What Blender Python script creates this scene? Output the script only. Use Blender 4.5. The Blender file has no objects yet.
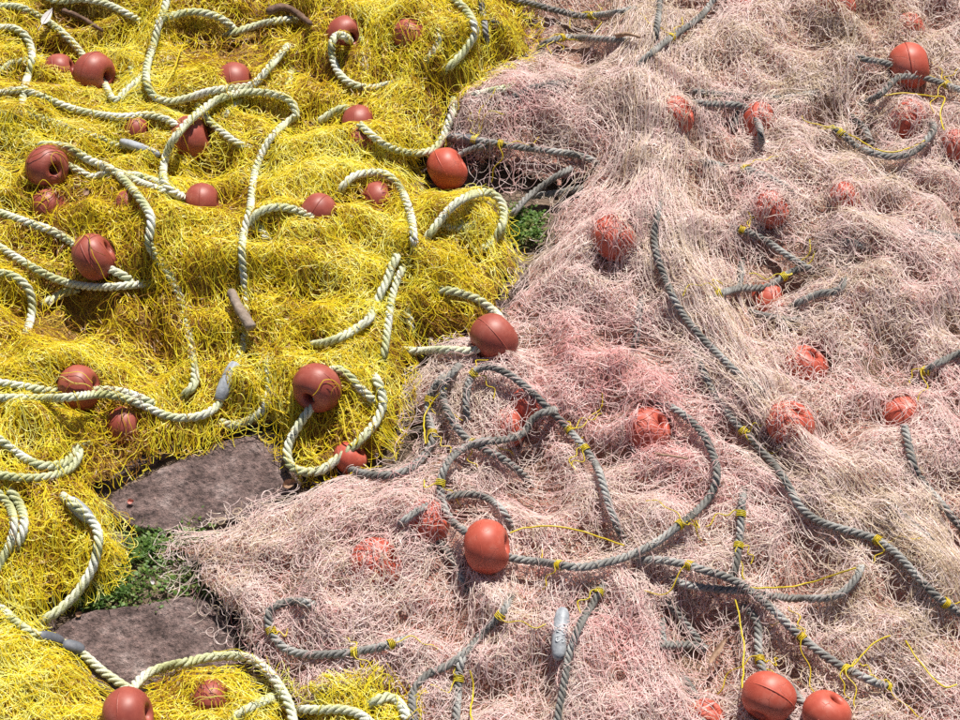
import bpy, math
import numpy as np
from mathutils import Vector, Matrix

RNG = np.random.default_rng(7)
R_ = math.radians

# ------------------------------------------------------------------ camera, sky, sun, exposure
sc = bpy.context.scene
HFOV = R_(24.0); PITCH = R_(50.0); DIST = 4.94
cam_pos = np.array([0.0, -DIST * math.cos(PITCH), DIST * math.sin(PITCH)])
cam_data = bpy.data.cameras.new("camera")
cam_data.sensor_fit = 'HORIZONTAL'
cam_data.angle = HFOV
cam_data.clip_start = 0.05
cam_data.clip_end = 500
cam = bpy.data.objects.new("camera", cam_data)
sc.collection.objects.link(cam)
cam.location = cam_pos
cam.rotation_euler = (math.pi / 2 - PITCH, 0, 0)
sc.camera = cam

SUN_EL = 58.0
SUN_AZ = 18.0            # degrees to the right of straight away from the camera
world = bpy.data.worlds.new("World")
sc.world = world
world.use_nodes = True
wn = world.node_tree
wn.nodes.clear()
w_out = wn.nodes.new("ShaderNodeOutputWorld")
w_bg = wn.nodes.new("ShaderNodeBackground")
w_sky = wn.nodes.new("ShaderNodeTexSky")
w_sky.sky_type = 'NISHITA'
w_sky.sun_disc = False
w_sky.sun_elevation = R_(SUN_EL)
w_sky.sun_rotation = R_(SUN_AZ)
w_bg.inputs[1].default_value = 0.05
wn.links.new(w_sky.outputs[0], w_bg.inputs[0])
wn.links.new(w_bg.outputs[0], w_out.inputs[0])

sun_data = bpy.data.lights.new("sun", 'SUN')
sun_data.energy = 5.0
sun_data.angle = R_(0.5)
sun_data.color = (1.0, 0.95, 0.87)
sun = bpy.data.objects.new("sun", sun_data)
sc.collection.objects.link(sun)
sv = Vector((math.sin(R_(SUN_AZ)) * math.cos(R_(SUN_EL)), math.cos(R_(SUN_AZ)) * math.cos(R_(SUN_EL)), math.sin(R_(SUN_EL))))
sun.rotation_euler = sv.to_track_quat('Z', 'Y').to_euler()
sun.location = (1.5, 4, 6)

sc.view_settings.view_transform = 'Standard'
sc.view_settings.look = 'None'
sc.view_settings.exposure = 0.40
sc.view_settings.gamma = 1.0
sc.view_settings.use_curve_mapping = False
sc.cycles.use_denoising = False
sc.cycles.max_bounces = 6
sc.cycles.diffuse_bounces = 3
sc.cycles.glossy_bounces = 2
sc.cycles.transmission_bounces = 3

# ------------------------------------------------------------------ helpers
def link(o, parent=None):
    sc.collection.objects.link(o)
    if parent is not None:
        o.parent = parent
    return o

def tag(o, label=None, cat=None, group=None, kind=None):
    if label: o["label"] = label
    if cat: o["category"] = cat
    if group: o["group"] = group
    if kind: o["kind"] = kind
    return o

def empty(name, loc):
    o = bpy.data.objects.new(name, None)
    o.location = loc
    o.empty_display_size = 0.05
    return link(o)

def mesh_np(name, verts, quads=None, tris=None, smooth=True, mat=None, attrs=None):
    me = bpy.data.meshes.new(name)
    verts = np.ascontiguousarray(verts, dtype=np.float32)
    loops, starts, n = [], [], 0
    if quads is not None and len(quads):
        q = np.ascontiguousarray(quads, dtype=np.int32)
        loops.append(q.ravel()); starts.append(np.arange(len(q), dtype=np.int32) * 4); n = len(q) * 4
    if tris is not None and len(tris):
        t = np.ascontiguousarray(tris, dtype=np.int32)
        loops.append(t.ravel()); starts.append(n + np.arange(len(t), dtype=np.int32) * 3)
    lv = np.concatenate(loops); ls = np.concatenate(starts)
    me.vertices.add(len(verts)); me.vertices.foreach_set("co", verts.ravel())
    me.loops.add(len(lv)); me.loops.foreach_set("vertex_index", lv)
    me.polygons.add(len(ls)); me.polygons.foreach_set("loop_start", ls)
    if attrs:
        for k, v in attrs.items():
            a = me.attributes.new(k, 'FLOAT', 'POINT')
            a.data.foreach_set("value", np.ascontiguousarray(v, dtype=np.float32))
    me.update(calc_edges=True)
    if smooth:
        me.polygons.foreach_set("use_smooth", np.ones(len(ls), dtype=bool))
    if mat is not None:
        me.materials.append(mat)
    return me

def mesh_obj(name, verts, quads=None, tris=None, smooth=True, mat=None, parent=None, attrs=None):
    return link(bpy.data.objects.new(name, mesh_np(name, verts, quads, tris, smooth, mat, attrs)), parent)

# --- gradient noise, vectorised
def _hash(ix, iy, seed):
    h = (ix.astype(np.int64) * 374761393 + iy.astype(np.int64) * 668265263 + seed * 2246822519) & 0xffffffff
    h = ((h ^ (h >> 13)) * 1274126177) & 0xffffffff
    return ((h ^ (h >> 16)) & 0xffffff) / float(0x1000000)

def noise(x, y, freq, seed):
    x = np.asarray(x) * freq + seed * 17.13; y = np.asarray(y) * freq - seed * 9.77
    ix = np.floor(x); iy = np.floor(y); fx = x - ix; fy = y - iy
    ux = fx * fx * fx * (fx * (fx * 6 - 15) + 10); uy = fy * fy * fy * (fy * (fy * 6 - 15) + 10)
    def g(ox, oy):
        a = _hash(ix + ox, iy + oy, seed) * 2 * math.pi
        return np.cos(a) * (fx - ox) + np.sin(a) * (fy - oy)
    return 1.5 * ((g(0, 0) * (1 - ux) + g(1, 0) * ux) * (1 - uy) + (g(0, 1) * (1 - ux) + g(1, 1) * ux) * uy)

def sstep(a, b, x):
    t = np.clip((x - a) / (b - a), 0, 1)
    return t * t * (3 - 2 * t)

# --- the photograph's viewing rays, used once to work out where things lie on the ground
FWD = np.array([0, math.cos(PITCH), -math.sin(PITCH)])
UP = np.array([0, math.sin(PITCH), math.cos(PITCH)])
RIGHT = np.array([1.0, 0, 0])
TH = math.tan(HFOV / 2)

def ray(px, py):
    px = np.asarray(px, float); py = np.asarray(py, float)
    return FWD + RIGHT * (((px - 480) / 480) * TH)[..., None] + UP * (((360 - py) / 480) * TH)[..., None]

def on_plane(px, py, z=0.0):
    d = ray(px, py)
    t = (z - cam_pos[2]) / d[..., 2]
    return cam_pos + d * t[..., None]

# ------------------------------------------------------------------ where the two nets lie
YELLOW = [(-160, -130), (548, -130), (528, 0), (540, 45), (530, 75), (482, 98), (452, 118), (440, 150), (418, 168), (432, 190), (478, 186),
          (508, 206), (516, 240), (528, 262), (506, 288), (494, 330), (425, 350), (408, 385), (406, 425), (388, 458), (345, 474), (296, 478),
          (282, 455), (272, 428), (205, 438), (152, 456), (112, 480), (97, 492), (122, 520), (130, 552), (112, 580), (74, 598), (40, 624),
          (66, 650), (118, 696), (150, 676), (235, 662), (275, 680), (300, 704), (345, 700), (395, 698), (415, 712), (420, 840), (-160, 840)]
PINK = [(470, -130), (1120, -130), (1120, 850), (380, 850), (310, 770), (280, 718), (254, 672), (216, 622), (184, 584), (160, 545), (195, 522), (250, 502),
        (300, 488), (352, 470), (398, 462), (396, 380), (420, 345), (480, 330), (500, 292), (520, 262), (545, 222), (560, 196), (520, 180), (470, 172),
        (445, 150), (440, 110), (470, 80), (470, 20)]
GX0, GX1, GY0, GY1, GR = -1.9, 1.9, -1.45, 1.85, 0.005
gx = np.arange(GX0, GX1, GR); gy = np.arange(GY0, GY1, GR)
GX, GY = np.meshgrid(gx, gy)

def poly_sdf(poly, X, Y, z=0.03):
    P = on_plane([p[0] for p in poly], [p[1] for p in poly], z)[:, :2]
    d = np.full(X.shape, 1e9); inside = np.zeros(X.shape, bool)
    for i in range(len(P)):
        a, b = P[i], P[(i + 1) % len(P)]
        e = b - a
        wx, wy = X - a[0], Y - a[1]
        t = np.clip((wx * e[0] + wy * e[1]) / (e @ e), 0, 1)
        d = np.minimum(d, (wx - e[0] * t) ** 2 + (wy - e[1] * t) ** 2)
        c = ((a[1] > Y) != (b[1] > Y)) & (X < (b[0] - a[0]) * (Y - a[1]) / (b[1] - a[1] + 1e-12) + a[0])
        inside ^= c
    d = np.sqrt(d)
    return np.where(inside, d, -d)

class Grid:
    def __init__(self, a): self.a = a
    def __call__(self, x, y):
        fx = np.clip((np.asarray(x) - GX0) / GR, 0, len(gx) - 1.001); fy = np.clip((np.asarray(y) - GY0) / GR, 0, len(gy) - 1.001)
        ix = fx.astype(int); iy = fy.astype(int); fx = fx - ix; fy = fy - iy
        A = self.a
        return (A[iy, ix] * (1 - fx) + A[iy, ix + 1] * fx) * (1 - fy) + (A[iy + 1, ix] * (1 - fx) + A[iy + 1, ix + 1] * fx) * fy

def blur(a, n):
    k = 2 * n + 1
    for _ in range(2):
        for ax in (0, 1):
            p = np.pad(a, [(n + 1, n) if i == ax else (0, 0) for i in (0, 1)], mode='edge')
            c = np.cumsum(p, ax)
            a = (c[k:] - c[:-k]) / k if ax == 0 else (c[:, k:] - c[:, :-k]) / k
    return a

wob = noise(GX, GY, 9, 3) * 0.018 + noise(GX, GY, 24, 4) * 0.01
SY = poly_sdf(YELLOW, GX, GY) + wob
SP = poly_sdf(PINK, GX, GY) + wob

# heaps and hollows of each net: (px, py, radius px, height m)
BUMPS_Y = [(235, 55, 60, -0.06), (320, 70, 26, -0.03), (370, 195, 24, -0.025), (65, 322, 40, -0.08), (175, 335, 40, -0.025), (120, 425, 28, -0.02),
           (430, 60, 60, 0.05), (500, 60, 40, 0.05), (150, 260, 50, 0.04), (210, 265, 50, 0.045), (300, 300, 60, 0.04), (430, 260, 55, 0.05),
           (380, 330, 40, 0.03), (60, 370, 40, 0.03), (20, 560, 60, 0.05), (105, 545, 25, 0.02), (40, 690, 50, 0.06), (240, 700, 40, 0.03),
           (90, 30, 60, -0.02), (400, 150, 40, 0.02), (280, 240, 40, 0.03), (470, 225, 30, 0.04), (320, 440, 40, -0.02), (30, 150, 60, 0.03), (230, 215, 30, -0.03)]
BUMPS_P = [(600, 240, 48, 0.09), (560, 290, 40, 0.05), (520, 250, 20, -0.02), (648, 365, 22, -0.06), (790, 265, 44, -0.05), (770, 285, 30, -0.02),
           (640, 140, 50, 0.06), (870, 150, 40, -0.04), (820, 220, 60, 0.05), (900, 280, 60, 0.04), (560, 450, 46, -0.04), (620, 400, 44, 0.04),
           (660, 430, 36, 0.02), (395, 540, 55, 0.05), (470, 520, 40, -0.02), (300, 600, 60, 0.03), (600, 660, 60, 0.05), (520, 640, 50, 0.03),
           (680, 620, 40, -0.035), (800, 560, 40, -0.03), (900, 460, 50, 0.03), (880, 620, 60, 0.04), (920, 680, 40, -0.02), (560, 60, 50, -0.02), (590, 30, 40, -0.03),
           (550, 110, 40, 0.035), (500, 115, 30, 0.03), (560, 170, 40, -0.045), (500, 160, 36, -0.03), (720, 60, 60, 0.03), (860, 40, 60, 0.03), (640, 660, 30, 0.02), (840, 100, 30, 0.01)]
RIDGE = [(640, 40), (648, 130), (658, 230), (690, 320), (740, 400), (800, 480), (880, 540), (970, 620)]

def add_bumps(Hm, L):
    for px, py, r, h in L:
        c = on_plane(px, py, 0.04); s = r / 457.0
        Hm = Hm + h * np.exp(-((GX - c[0]) ** 2 + (GY - c[1]) ** 2 / 1.4) / (2 * (s * 0.8) ** 2))
    return Hm

folds_y = 0.065 + 0.05 * noise(GX, GY, 3.1, 11) + 0.030 * (1 - np.abs(noise(GX + 0.1 * noise(GX, GY, 4, 5), GY, 7.0, 12)) * 2) + 0.026 * noise(GX, GY, 13, 13)
folds_p = 0.06 + 0.04 * noise(GX, GY, 2.7, 21) + 0.038 * (1 - np.abs(noise(GX, GY + 0.1 * noise(GX, GY, 4, 6), 6.0, 22)) * 2) + 0.024 * noise(GX, GY, 12, 23)
folds_y = add_bumps(folds_y, BUMPS_Y); folds_p = add_bumps(folds_p, BUMPS_P)
rp = on_plane([p[0] for p in RIDGE], [p[1] for p in RIDGE], 0.05)[:, :2]
dr = np.full(GX.shape, 9.0)
for i in range(len(rp) - 1):
    a, b = rp[i], rp[i + 1]; e = b - a
    t = np.clip(((GX - a[0]) * e[0] + (GY - a[1]) * e[1]) / (e @ e), 0, 1)
    dr = np.minimum(dr, np.hypot(GX - a[0] - e[0] * t, GY - a[1] - e[1] * t))
folds_p += 0.05 * np.exp(-(dr / 0.075) ** 2)
HY = (1 - np.exp(-np.clip(SY, 0, 9) / 0.055)) * np.clip(folds_y, 0.018, 1)
HP = (1 - np.exp(-np.clip(SP, 0, 9) / 0.055)) * np.clip(folds_p, 0.015, 1)
H0a = blur(np.maximum(np.maximum(HY, HP), 0), 2)
H0 = Grid(H0a)
SYg, SPg = Grid(SY), Grid(SP)

def on_net(px, py, lift=0.0, G=None):
    """first point along the viewing ray that is `lift` above the heap"""
    G = G or H0
    px = np.atleast_1d(np.asarray(px, float)); py = np.atleast_1d(np.asarray(py, float)); lift = np.broadcast_to(np.asarray(lift, float), px.shape)
    d = ray(px, py); out = on_plane(px, py, 0.0); done = np.zeros(px.shape, bool)
    for z in np.linspace(0.42, 0.0, 211):
        t = (z - cam_pos[2]) / d[:, 2]
        P = cam_pos + d * t[:, None]
        hit = (~done) & (z <= G(P[:, 0], P[:, 1]) + lift)
        out[hit] = P[hit]; done |= hit
    return out

# ------------------------------------------------------------------ materials
def new_mat(name):
    m = bpy.data.materials.new(name); m.use_nodes = True
    nt = m.node_tree
    return m, nt, nt.nodes["Principled BSDF"], nt.nodes["Material Output"]

def N(nt, kind, **kw):
    n = nt.nodes.new(kind)
    for k, v in kw.items(): setattr(n, k, v)
    return n

def ramp(nt, stops, interp='LINEAR'):
    n = nt.nodes.new("ShaderNodeValToRGB")
    n.color_ramp.interpolation = interp
    e = n.color_ramp.elements
    while len(e) < len(stops): e.new(0.5)
    for i, (p, c) in enumerate(stops):
        e[i].position = p; e[i].color = (*c, 1)
    return n

def twine_mat(name, stops, rough=0.45, trans=0.25, tcol=(0.8, 0.6, 0.05), mottled=0.0):
    m, nt, b, out = new_mat(name)
    at = N(nt, "ShaderNodeAttribute", attribute_name="tint")
    r = ramp(nt, stops)
    nt.links.new(at.outputs["Fac"], r.inputs[0])
    nt.links.new(r.outputs[0], b.inputs["Base Color"])
    b.inputs["Roughness"].default_value = rough
    b.inputs["Specular IOR Level"].default_value = 0.5
    tr = N(nt, "ShaderNodeBsdfTranslucent")
    nt.links.new(r.outputs[0], tr.inputs[0])
    mx = N(nt, "ShaderNodeMixShader"); mx.inputs[0].default_value = trans
    nt.links.new(b.outputs[0], mx.inputs[1]); nt.links.new(tr.outputs[0], mx.inputs[2])
    nt.links.new(mx.outputs[0], out.inputs[0])
    return m

M = {}
M['yellow_twine'] = twine_mat('yellow_twine', [(0.0, (0.26, 0.10, 0.018)), (0.16, (0.46, 0.26, 0.014)), (0.32, (0.76, 0.54, 0.012)), (0.55, (0.86, 0.71, 0.015)), (0.8, (0.87, 0.80, 0.07)), (1.0, (0.84, 0.82, 0.28))], 0.4, 0.3)
M['pink_twine'] = twine_mat('pink_twine', [(0.0, (0.42, 0.30, 0.17)), (0.20, (0.68, 0.54, 0.38)), (0.36, (0.77, 0.65, 0.57)), (0.56, (0.83, 0.675, 0.645)), (0.78, (0.83, 0.545, 0.525)), (1.0, (0.76, 0.34, 0.32))], 0.4, 0.3)
M['lash_twine'] = twine_mat('lash_twine', [(0.0, (0.72, 0.52, 0.02)), (1.0, (0.80, 0.66, 0.04))], 0.4, 0.15)

def bed_mat(name, line_stops, gap, sc_=95.0):  # gap: dark tone that paints the shade between the deep strands
    m, nt, b, out = new_mat(name)
    tc = N(nt, "ShaderNodeTexCoord")
    nz = N(nt, "ShaderNodeTexNoise"); nz.inputs["Scale"].default_value = 9; nz.inputs["Detail"].default_value = 5
    mp = N(nt, "ShaderNodeVectorMath", operation='MULTIPLY_ADD'); mp.inputs[1].default_value = (0.03, 0.03, 0.03)
    nt.links.new(tc.outputs["Object"], nz.inputs["Vector"])
    nt.links.new(nz.outputs["Color"], mp.inputs[0]); nt.links.new(tc.outputs["Object"], mp.inputs[2])
    v1 = N(nt, "ShaderNodeTexVoronoi", feature='DISTANCE_TO_EDGE'); v1.inputs["Scale"].default_value = sc_
    v2 = N(nt, "ShaderNodeTexVoronoi", feature='DISTANCE_TO_EDGE'); v2.inputs["Scale"].default_value = sc_ * 1.7
    for v in (v1, v2): nt.links.new(mp.outputs[0], v.inputs["Vector"])
    mn = N(nt, "ShaderNodeMath", operation='MINIMUM')
    nt.links.new(v1.outputs["Distance"], mn.inputs[0]); nt.links.new(v2.outputs["Distance"], mn.inputs[1])
    lr = ramp(nt, [(0.03, (1, 1, 1)), (0.11, (0, 0, 0))])
    nt.links.new(mn.outputs[0], lr.inputs[0])
    n2 = N(nt, "ShaderNodeTexNoise"); n2.inputs["Scale"].default_value = 6; n2.inputs["Detail"].default_value = 4
    nt.links.new(tc.outputs["Object"], n2.inputs["Vector"])
    cr = ramp(nt, line_stops); nt.links.new(n2.outputs["Fac"], cr.inputs[0])
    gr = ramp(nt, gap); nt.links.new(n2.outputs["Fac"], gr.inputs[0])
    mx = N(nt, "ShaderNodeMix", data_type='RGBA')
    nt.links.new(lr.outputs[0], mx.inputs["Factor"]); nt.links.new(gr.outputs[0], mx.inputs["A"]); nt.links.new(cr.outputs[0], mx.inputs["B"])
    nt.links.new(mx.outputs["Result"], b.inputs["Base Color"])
    b.inputs["Roughness"].default_value = 0.7
    bp = N(nt, "ShaderNodeBump"); bp.inputs["Strength"].default_value = 1.0; bp.inputs["Distance"].default_value = 0.006
    nt.links.new(lr.outputs[0], bp.inputs["Height"]); nt.links.new(bp.outputs[0], b.inputs["Normal"])
    return m

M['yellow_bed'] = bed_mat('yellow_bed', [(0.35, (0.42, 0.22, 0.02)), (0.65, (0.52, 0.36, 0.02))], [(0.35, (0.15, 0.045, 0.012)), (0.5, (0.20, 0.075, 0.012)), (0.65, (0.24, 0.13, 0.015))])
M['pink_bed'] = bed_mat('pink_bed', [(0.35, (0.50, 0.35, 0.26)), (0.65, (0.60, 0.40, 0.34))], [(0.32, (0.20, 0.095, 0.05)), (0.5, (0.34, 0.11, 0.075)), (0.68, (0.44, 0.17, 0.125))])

def rope_mat(name, cols, bump=0.5):
    m, nt, b, out = new_mat(name)
    tc = N(nt, "ShaderNodeTexCoord")
    n1 = N(nt, "ShaderNodeTexNoise"); n1.inputs["Scale"].default_value = 14; n1.inputs["Detail"].default_value = 6
    n2 = N(nt, "ShaderNodeTexNoise"); n2.inputs["Scale"].default_value = 420; n2.inputs["Detail"].default_value = 3
    nt.links.new(tc.outputs["Object"], n1.inputs["Vector"]); nt.links.new(tc.outputs["Object"], n2.inputs["Vector"])
    r = ramp(nt, cols); nt.links.new(n1.outputs["Fac"], r.inputs[0])
    mx = N(nt, "ShaderNodeMix", data_type='RGBA', blend_type='MULTIPLY'); mx.inputs["Factor"].default_value = 0.7
    r2 = ramp(nt, [(0.32, (0.38, 0.37, 0.32)), (0.58, (1, 1, 1))]); nt.links.new(n2.outputs["Fac"], r2.inputs[0])
    nt.links.new(r.outputs[0], mx.inputs["A"]); nt.links.new(r2.outputs[0], mx.inputs["B"])
    nt.links.new(mx.outputs["Result"], b.inputs["Base Color"])
    b.inputs["Roughness"].default_value = 0.75; b.inputs["Specular IOR Level"].default_value = 0.25
    bp = N(nt, "ShaderNodeBump"); bp.inputs["Strength"].default_value = bump; bp.inputs["Distance"].default_value = 0.002
    nt.links.new(n2.outputs["Fac"], bp.inputs["Height"]); nt.links.new(bp.outputs[0], b.inputs["Normal"])
    return m

M['white_rope'] = rope_mat('white_rope', [(0.30, (0.42, 0.42, 0.17)), (0.42, (0.60, 0.62, 0.36)), (0.53, (0.76, 0.77, 0.58)), (0.66, (0.86, 0.86, 0.77))])
M['grey_rope'] = rope_mat('grey_rope', [(0.28, (0.13, 0.12, 0.105)), (0.48, (0.27, 0.26, 0.245)), (0.68, (0.52, 0.51, 0.49))])

def float_mat(name, stops, scuff=0.5):
    m, nt, b, out = new_mat(name)
    tc = N(nt, "ShaderNodeTexCoord"); oi = N(nt, "ShaderNodeObjectInfo")
    ad = N(nt, "ShaderNodeVectorMath", operation='ADD')
    sc2 = N(nt, "ShaderNodeMath", operation='MULTIPLY'); sc2.inputs[1].default_value = 31.0
    nt.links.new(oi.outputs["Random"], sc2.inputs[0]); nt.links.new(sc2.outputs[0], ad.inputs[1]); nt.links.new(tc.outputs["Object"], ad.inputs[0])
    n1 = N(nt, "ShaderNodeTexNoise"); n1.inputs["Scale"].default_value = 26; n1.inputs["Detail"].default_value = 7; n1.inputs["Roughness"].default_value = 0.65
    n2 = N(nt, "ShaderNodeTexNoise"); n2.inputs["Scale"].default_value = 300; n2.inputs["Detail"].default_value = 4
    vo = N(nt, "ShaderNodeTexVoronoi", feature='DISTANCE_TO_EDGE'); vo.inputs["Scale"].default_value = 32
    dv = N(nt, "ShaderNodeVectorMath", operation='MULTIPLY_ADD'); dv.inputs[1].default_value = (0.03, 0.03, 0.03)
    nt.links.new(n1.outputs["Color"], dv.inputs[0]); nt.links.new(ad.outputs[0], dv.inputs[2])
    for n_ in (n1, n2): nt.links.new(ad.outputs[0], n_.inputs["Vector"])
    nt.links.new(dv.outputs[0], vo.inputs["Vector"])
    r = ramp(nt, stops); nt.links.new(n1.outputs["Fac"], r.inputs[0])
    crk = ramp(nt, [(0.0, (0, 0, 0)), (0.03, (1, 1, 1))]); nt.links.new(vo.outputs["Distance"], crk.inputs[0])
    msk = ramp(nt, [(0.50, (0, 0, 0)), (0.58, (1, 1, 1))]); nt.links.new(n1.outputs["Fac"], msk.inputs[0])
    hv = N(nt, "ShaderNodeMath", operation='MULTIPLY')
    inv = N(nt, "ShaderNodeMath", operation='SUBTRACT'); inv.inputs[0].default_value = 1.0
    nt.links.new(crk.outputs[0], inv.inputs[1]); nt.links.new(inv.outputs[0], hv.inputs[0]); nt.links.new(msk.outputs[0], hv.inputs[1])
    mx = N(nt, "ShaderNodeMix", data_type='RGBA'); mx.inputs["B"].default_value = (0.30, 0.05, 0.03, 1)
    ms = N(nt, "ShaderNodeMath", operation='MULTIPLY'); ms.inputs[1].default_value = scuff; nt.links.new(hv.outputs[0], ms.inputs[0])
    nt.links.new(ms.outputs[0], mx.inputs["Factor"]); nt.links.new(r.outputs[0], mx.inputs["A"])
    nt.links.new(mx.outputs["Result"], b.inputs["Base Color"])
    b.inputs["Roughness"].default_value = 0.48
    s3 = N(nt, "ShaderNodeMath", operation='MULTIPLY_ADD'); s3.inputs[1].default_value = 0.03
    nt.links.new(n2.outputs["Fac"], s3.inputs[0])
    s4 = N(nt, "ShaderNodeMath", operation='MULTIPLY'); s4.inputs[1].default_value = -1.2 * scuff; nt.links.new(hv.outputs[0], s4.inputs[0]); nt.links.new(s4.outputs[0], s3.inputs[2])
    bp = N(nt, "ShaderNodeBump"); bp.inputs["Strength"].default_value = 0.35; bp.inputs["Distance"].default_value = 0.002
    nt.links.new(s3.outputs[0], bp.inputs["Height"]); nt.links.new(bp.outputs[0], b.inputs["Normal"])
    return m

M['float_smooth'] = float_mat('float_smooth', [(0.3, (0.27, 0.050, 0.034)), (0.5, (0.34, 0.072, 0.048)), (0.72, (0.42, 0.125, 0.090))], 0.25)
M['float_worn'] = float_mat('float_worn', [(0.3, (0.40, 0.060, 0.034)), (0.5, (0.50, 0.092, 0.055)), (0.72, (0.58, 0.17, 0.12))], 0.7)

def stone_mat():
    m, nt, b, out = new_mat('porphyry')
    tc = N(nt, "ShaderNodeTexCoord")
    geo = N(nt, "ShaderNodeNewGeometry")
    n1 = N(nt, "ShaderNodeTexNoise"); n1.inputs["Scale"].default_value = 16; n1.inputs["Detail"].default_value = 12; n1.inputs["Roughness"].default_value = 0.74
    n2 = N(nt, "ShaderNodeTexNoise"); n2.inputs["Scale"].default_value = 85; n2.inputs["Detail"].default_value = 6; n2.inputs["Roughness"].default_value = 0.7
    vo = N(nt, "ShaderNodeTexVoronoi"); vo.inputs["Scale"].default_value = 160
    for n_ in (n1, n2, vo): nt.links.new(geo.outputs["Position"], n_.inputs["Vector"])
    r = ramp(nt, [(0.36, (0.10, 0.064, 0.058)), (0.45, (0.23, 0.155, 0.142)), (0.54, (0.35, 0.245, 0.225)), (0.66, (0.56, 0.44, 0.41))])
    nt.links.new(n1.outputs["Fac"], r.inputs[0])
    r2 = ramp(nt, [(0.36, (0.22, 0.20, 0.20)), (0.47, (0.85, 0.84, 0.84)), (0.56, (1.1, 1.08, 1.08)), (0.66, (1.7, 1.6, 1.55))]); nt.links.new(n2.outputs["Fac"], r2.inputs[0])
    mx = N(nt, "ShaderNodeMix", data_type='RGBA', blend_type='MULTIPLY'); mx.inputs["Factor"].default_value = 0.8
    nt.links.new(r.outputs[0], mx.inputs["A"]); nt.links.new(r2.outputs[0], mx.inputs["B"])
    sp = ramp(nt, [(0.0, (1, 1, 1)), (0.10, (0, 0, 0))]); nt.links.new(vo.outputs["Distance"], sp.inputs[0])
    m2 = N(nt, "ShaderNodeMix", data_type='RGBA'); m2.inputs["B"].default_value = (0.55, 0.45, 0.42, 1)
    nt.links.new(sp.outputs[0], m2.inputs["Factor"]); nt.links.new(mx.outputs["Result"], m2.inputs["A"])
    nt.links.new(m2.outputs["Result"], b.inputs["Base Color"])
    b.inputs["Roughness"].default_value = 0.85
    ad = N(nt, "ShaderNodeMath", operation='MULTIPLY_ADD'); ad.inputs[1].default_value = 1.2
    nt.links.new(n1.outputs["Fac"], ad.inputs[0]); nt.links.new(n2.outputs["Fac"], ad.inputs[2])
    bp = N(nt, "ShaderNodeBump"); bp.inputs["Strength"].default_value = 1.0; bp.inputs["Distance"].default_value = 0.022
    nt.links.new(ad.outputs[0], bp.inputs["Height"]); nt.links.new(bp.outputs[0], b.inputs["Normal"])
    return m
M['stone'] = stone_mat()

def noisy_mat(name, stops, scale=20, rough=0.8, bump=0.4, dist=0.004, trans=0.0, coord="Object"):
    m, nt, b, out = new_mat(name)
    tc = N(nt, "ShaderNodeTexCoord")
    n1 = N(nt, "ShaderNodeTexNoise"); n1.inputs["Scale"].default_value = scale; n1.inputs["Detail"].default_value = 8; n1.inputs["Roughness"].default_value = 0.65
    nt.links.new(tc.outputs[coord], n1.inputs["Vector"])
    r = ramp(nt, stops); nt.links.new(n1.outputs["Fac"], r.inputs[0]); nt.links.new(r.outputs[0], b.inputs["Base Color"])
    b.inputs["Roughness"].default_value = rough
    bp = N(nt, "ShaderNodeBump"); bp.inputs["Strength"].default_value = bump; bp.inputs["Distance"].default_value = dist
    nt.links.new(n1.outputs["Fac"], bp.inputs["Height"]); nt.links.new(bp.outputs[0], b.inputs["Normal"])
    if trans:
        tr = N(nt, "ShaderNodeBsdfTranslucent"); nt.links.new(r.outputs[0], tr.inputs[0])
        mx = N(nt, "ShaderNodeMixShader"); mx.inputs[0].default_value = trans
        nt.links.new(b.outputs[0], mx.inputs[1]); nt.links.new(tr.outputs[0], mx.inputs[2]); nt.links.new(mx.outputs[0], out.inputs[0])
    return m
M['soil'] = noisy_mat('soil', [(0.3, (0.09, 0.06, 0.042)), (0.55, (0.18, 0.125, 0.09)), (0.75, (0.30, 0.22, 0.165))], 30, 0.95, 0.8, 0.01)
M['leaf'] = noisy_mat('leaf', [(0.32, (0.06, 0.13, 0.022)), (0.48, (0.12, 0.23, 0.04)), (0.56, (0.20, 0.29, 0.06)), (0.64, (0.36, 0.26, 0.12))], 45, 0.5, 0.2, 0.001, 0.3)
M['wood'] = noisy_mat('wood', [(0.3, (0.14, 0.10, 0.075)), (0.55, (0.30, 0.23, 0.18)), (0.75, (0.42, 0.34, 0.28))], 60, 0.8, 0.8, 0.004)
M['bark'] = noisy_mat('bark', [(0.3, (0.07, 0.035, 0.02)), (0.55, (0.17, 0.095, 0.06)), (0.75, (0.30, 0.20, 0.14))], 70, 0.8, 0.8, 0.004)
M['feather'] = noisy_mat('feather', [(0.3, (0.74, 0.68, 0.66)), (0.7, (0.86, 0.82, 0.80))], 120, 0.7, 0.3, 0.001, 0.3)
M['dry_leaf'] = noisy_mat('dry_leaf', [(0.3, (0.22, 0.11, 0.06)), (0.6, (0.46, 0.30, 0.20)), (0.8, (0.60, 0.46, 0.36))], 90, 0.7, 0.5, 0.002, 0.15)
M['petal'] = noisy_mat('petal', [(0.3, (0.62, 0.20, 0.16)), (0.7, (0.75, 0.36, 0.30))], 120, 0.6, 0.3, 0.001, 0.2)
M['lead'] = noisy_mat('lead', [(0.3, (0.20, 0.21, 0.23)), (0.5, (0.36, 0.38, 0.41)), (0.72, (0.55, 0.57, 0.60))], 55, 0.5, 0.5, 0.003)
M['lead_dark'] = noisy_mat('lead_dark', [(0.3, (0.08, 0.085, 0.10)), (0.7, (0.18, 0.19, 0.22))], 55, 0.6, 0.5, 0.003)

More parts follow.
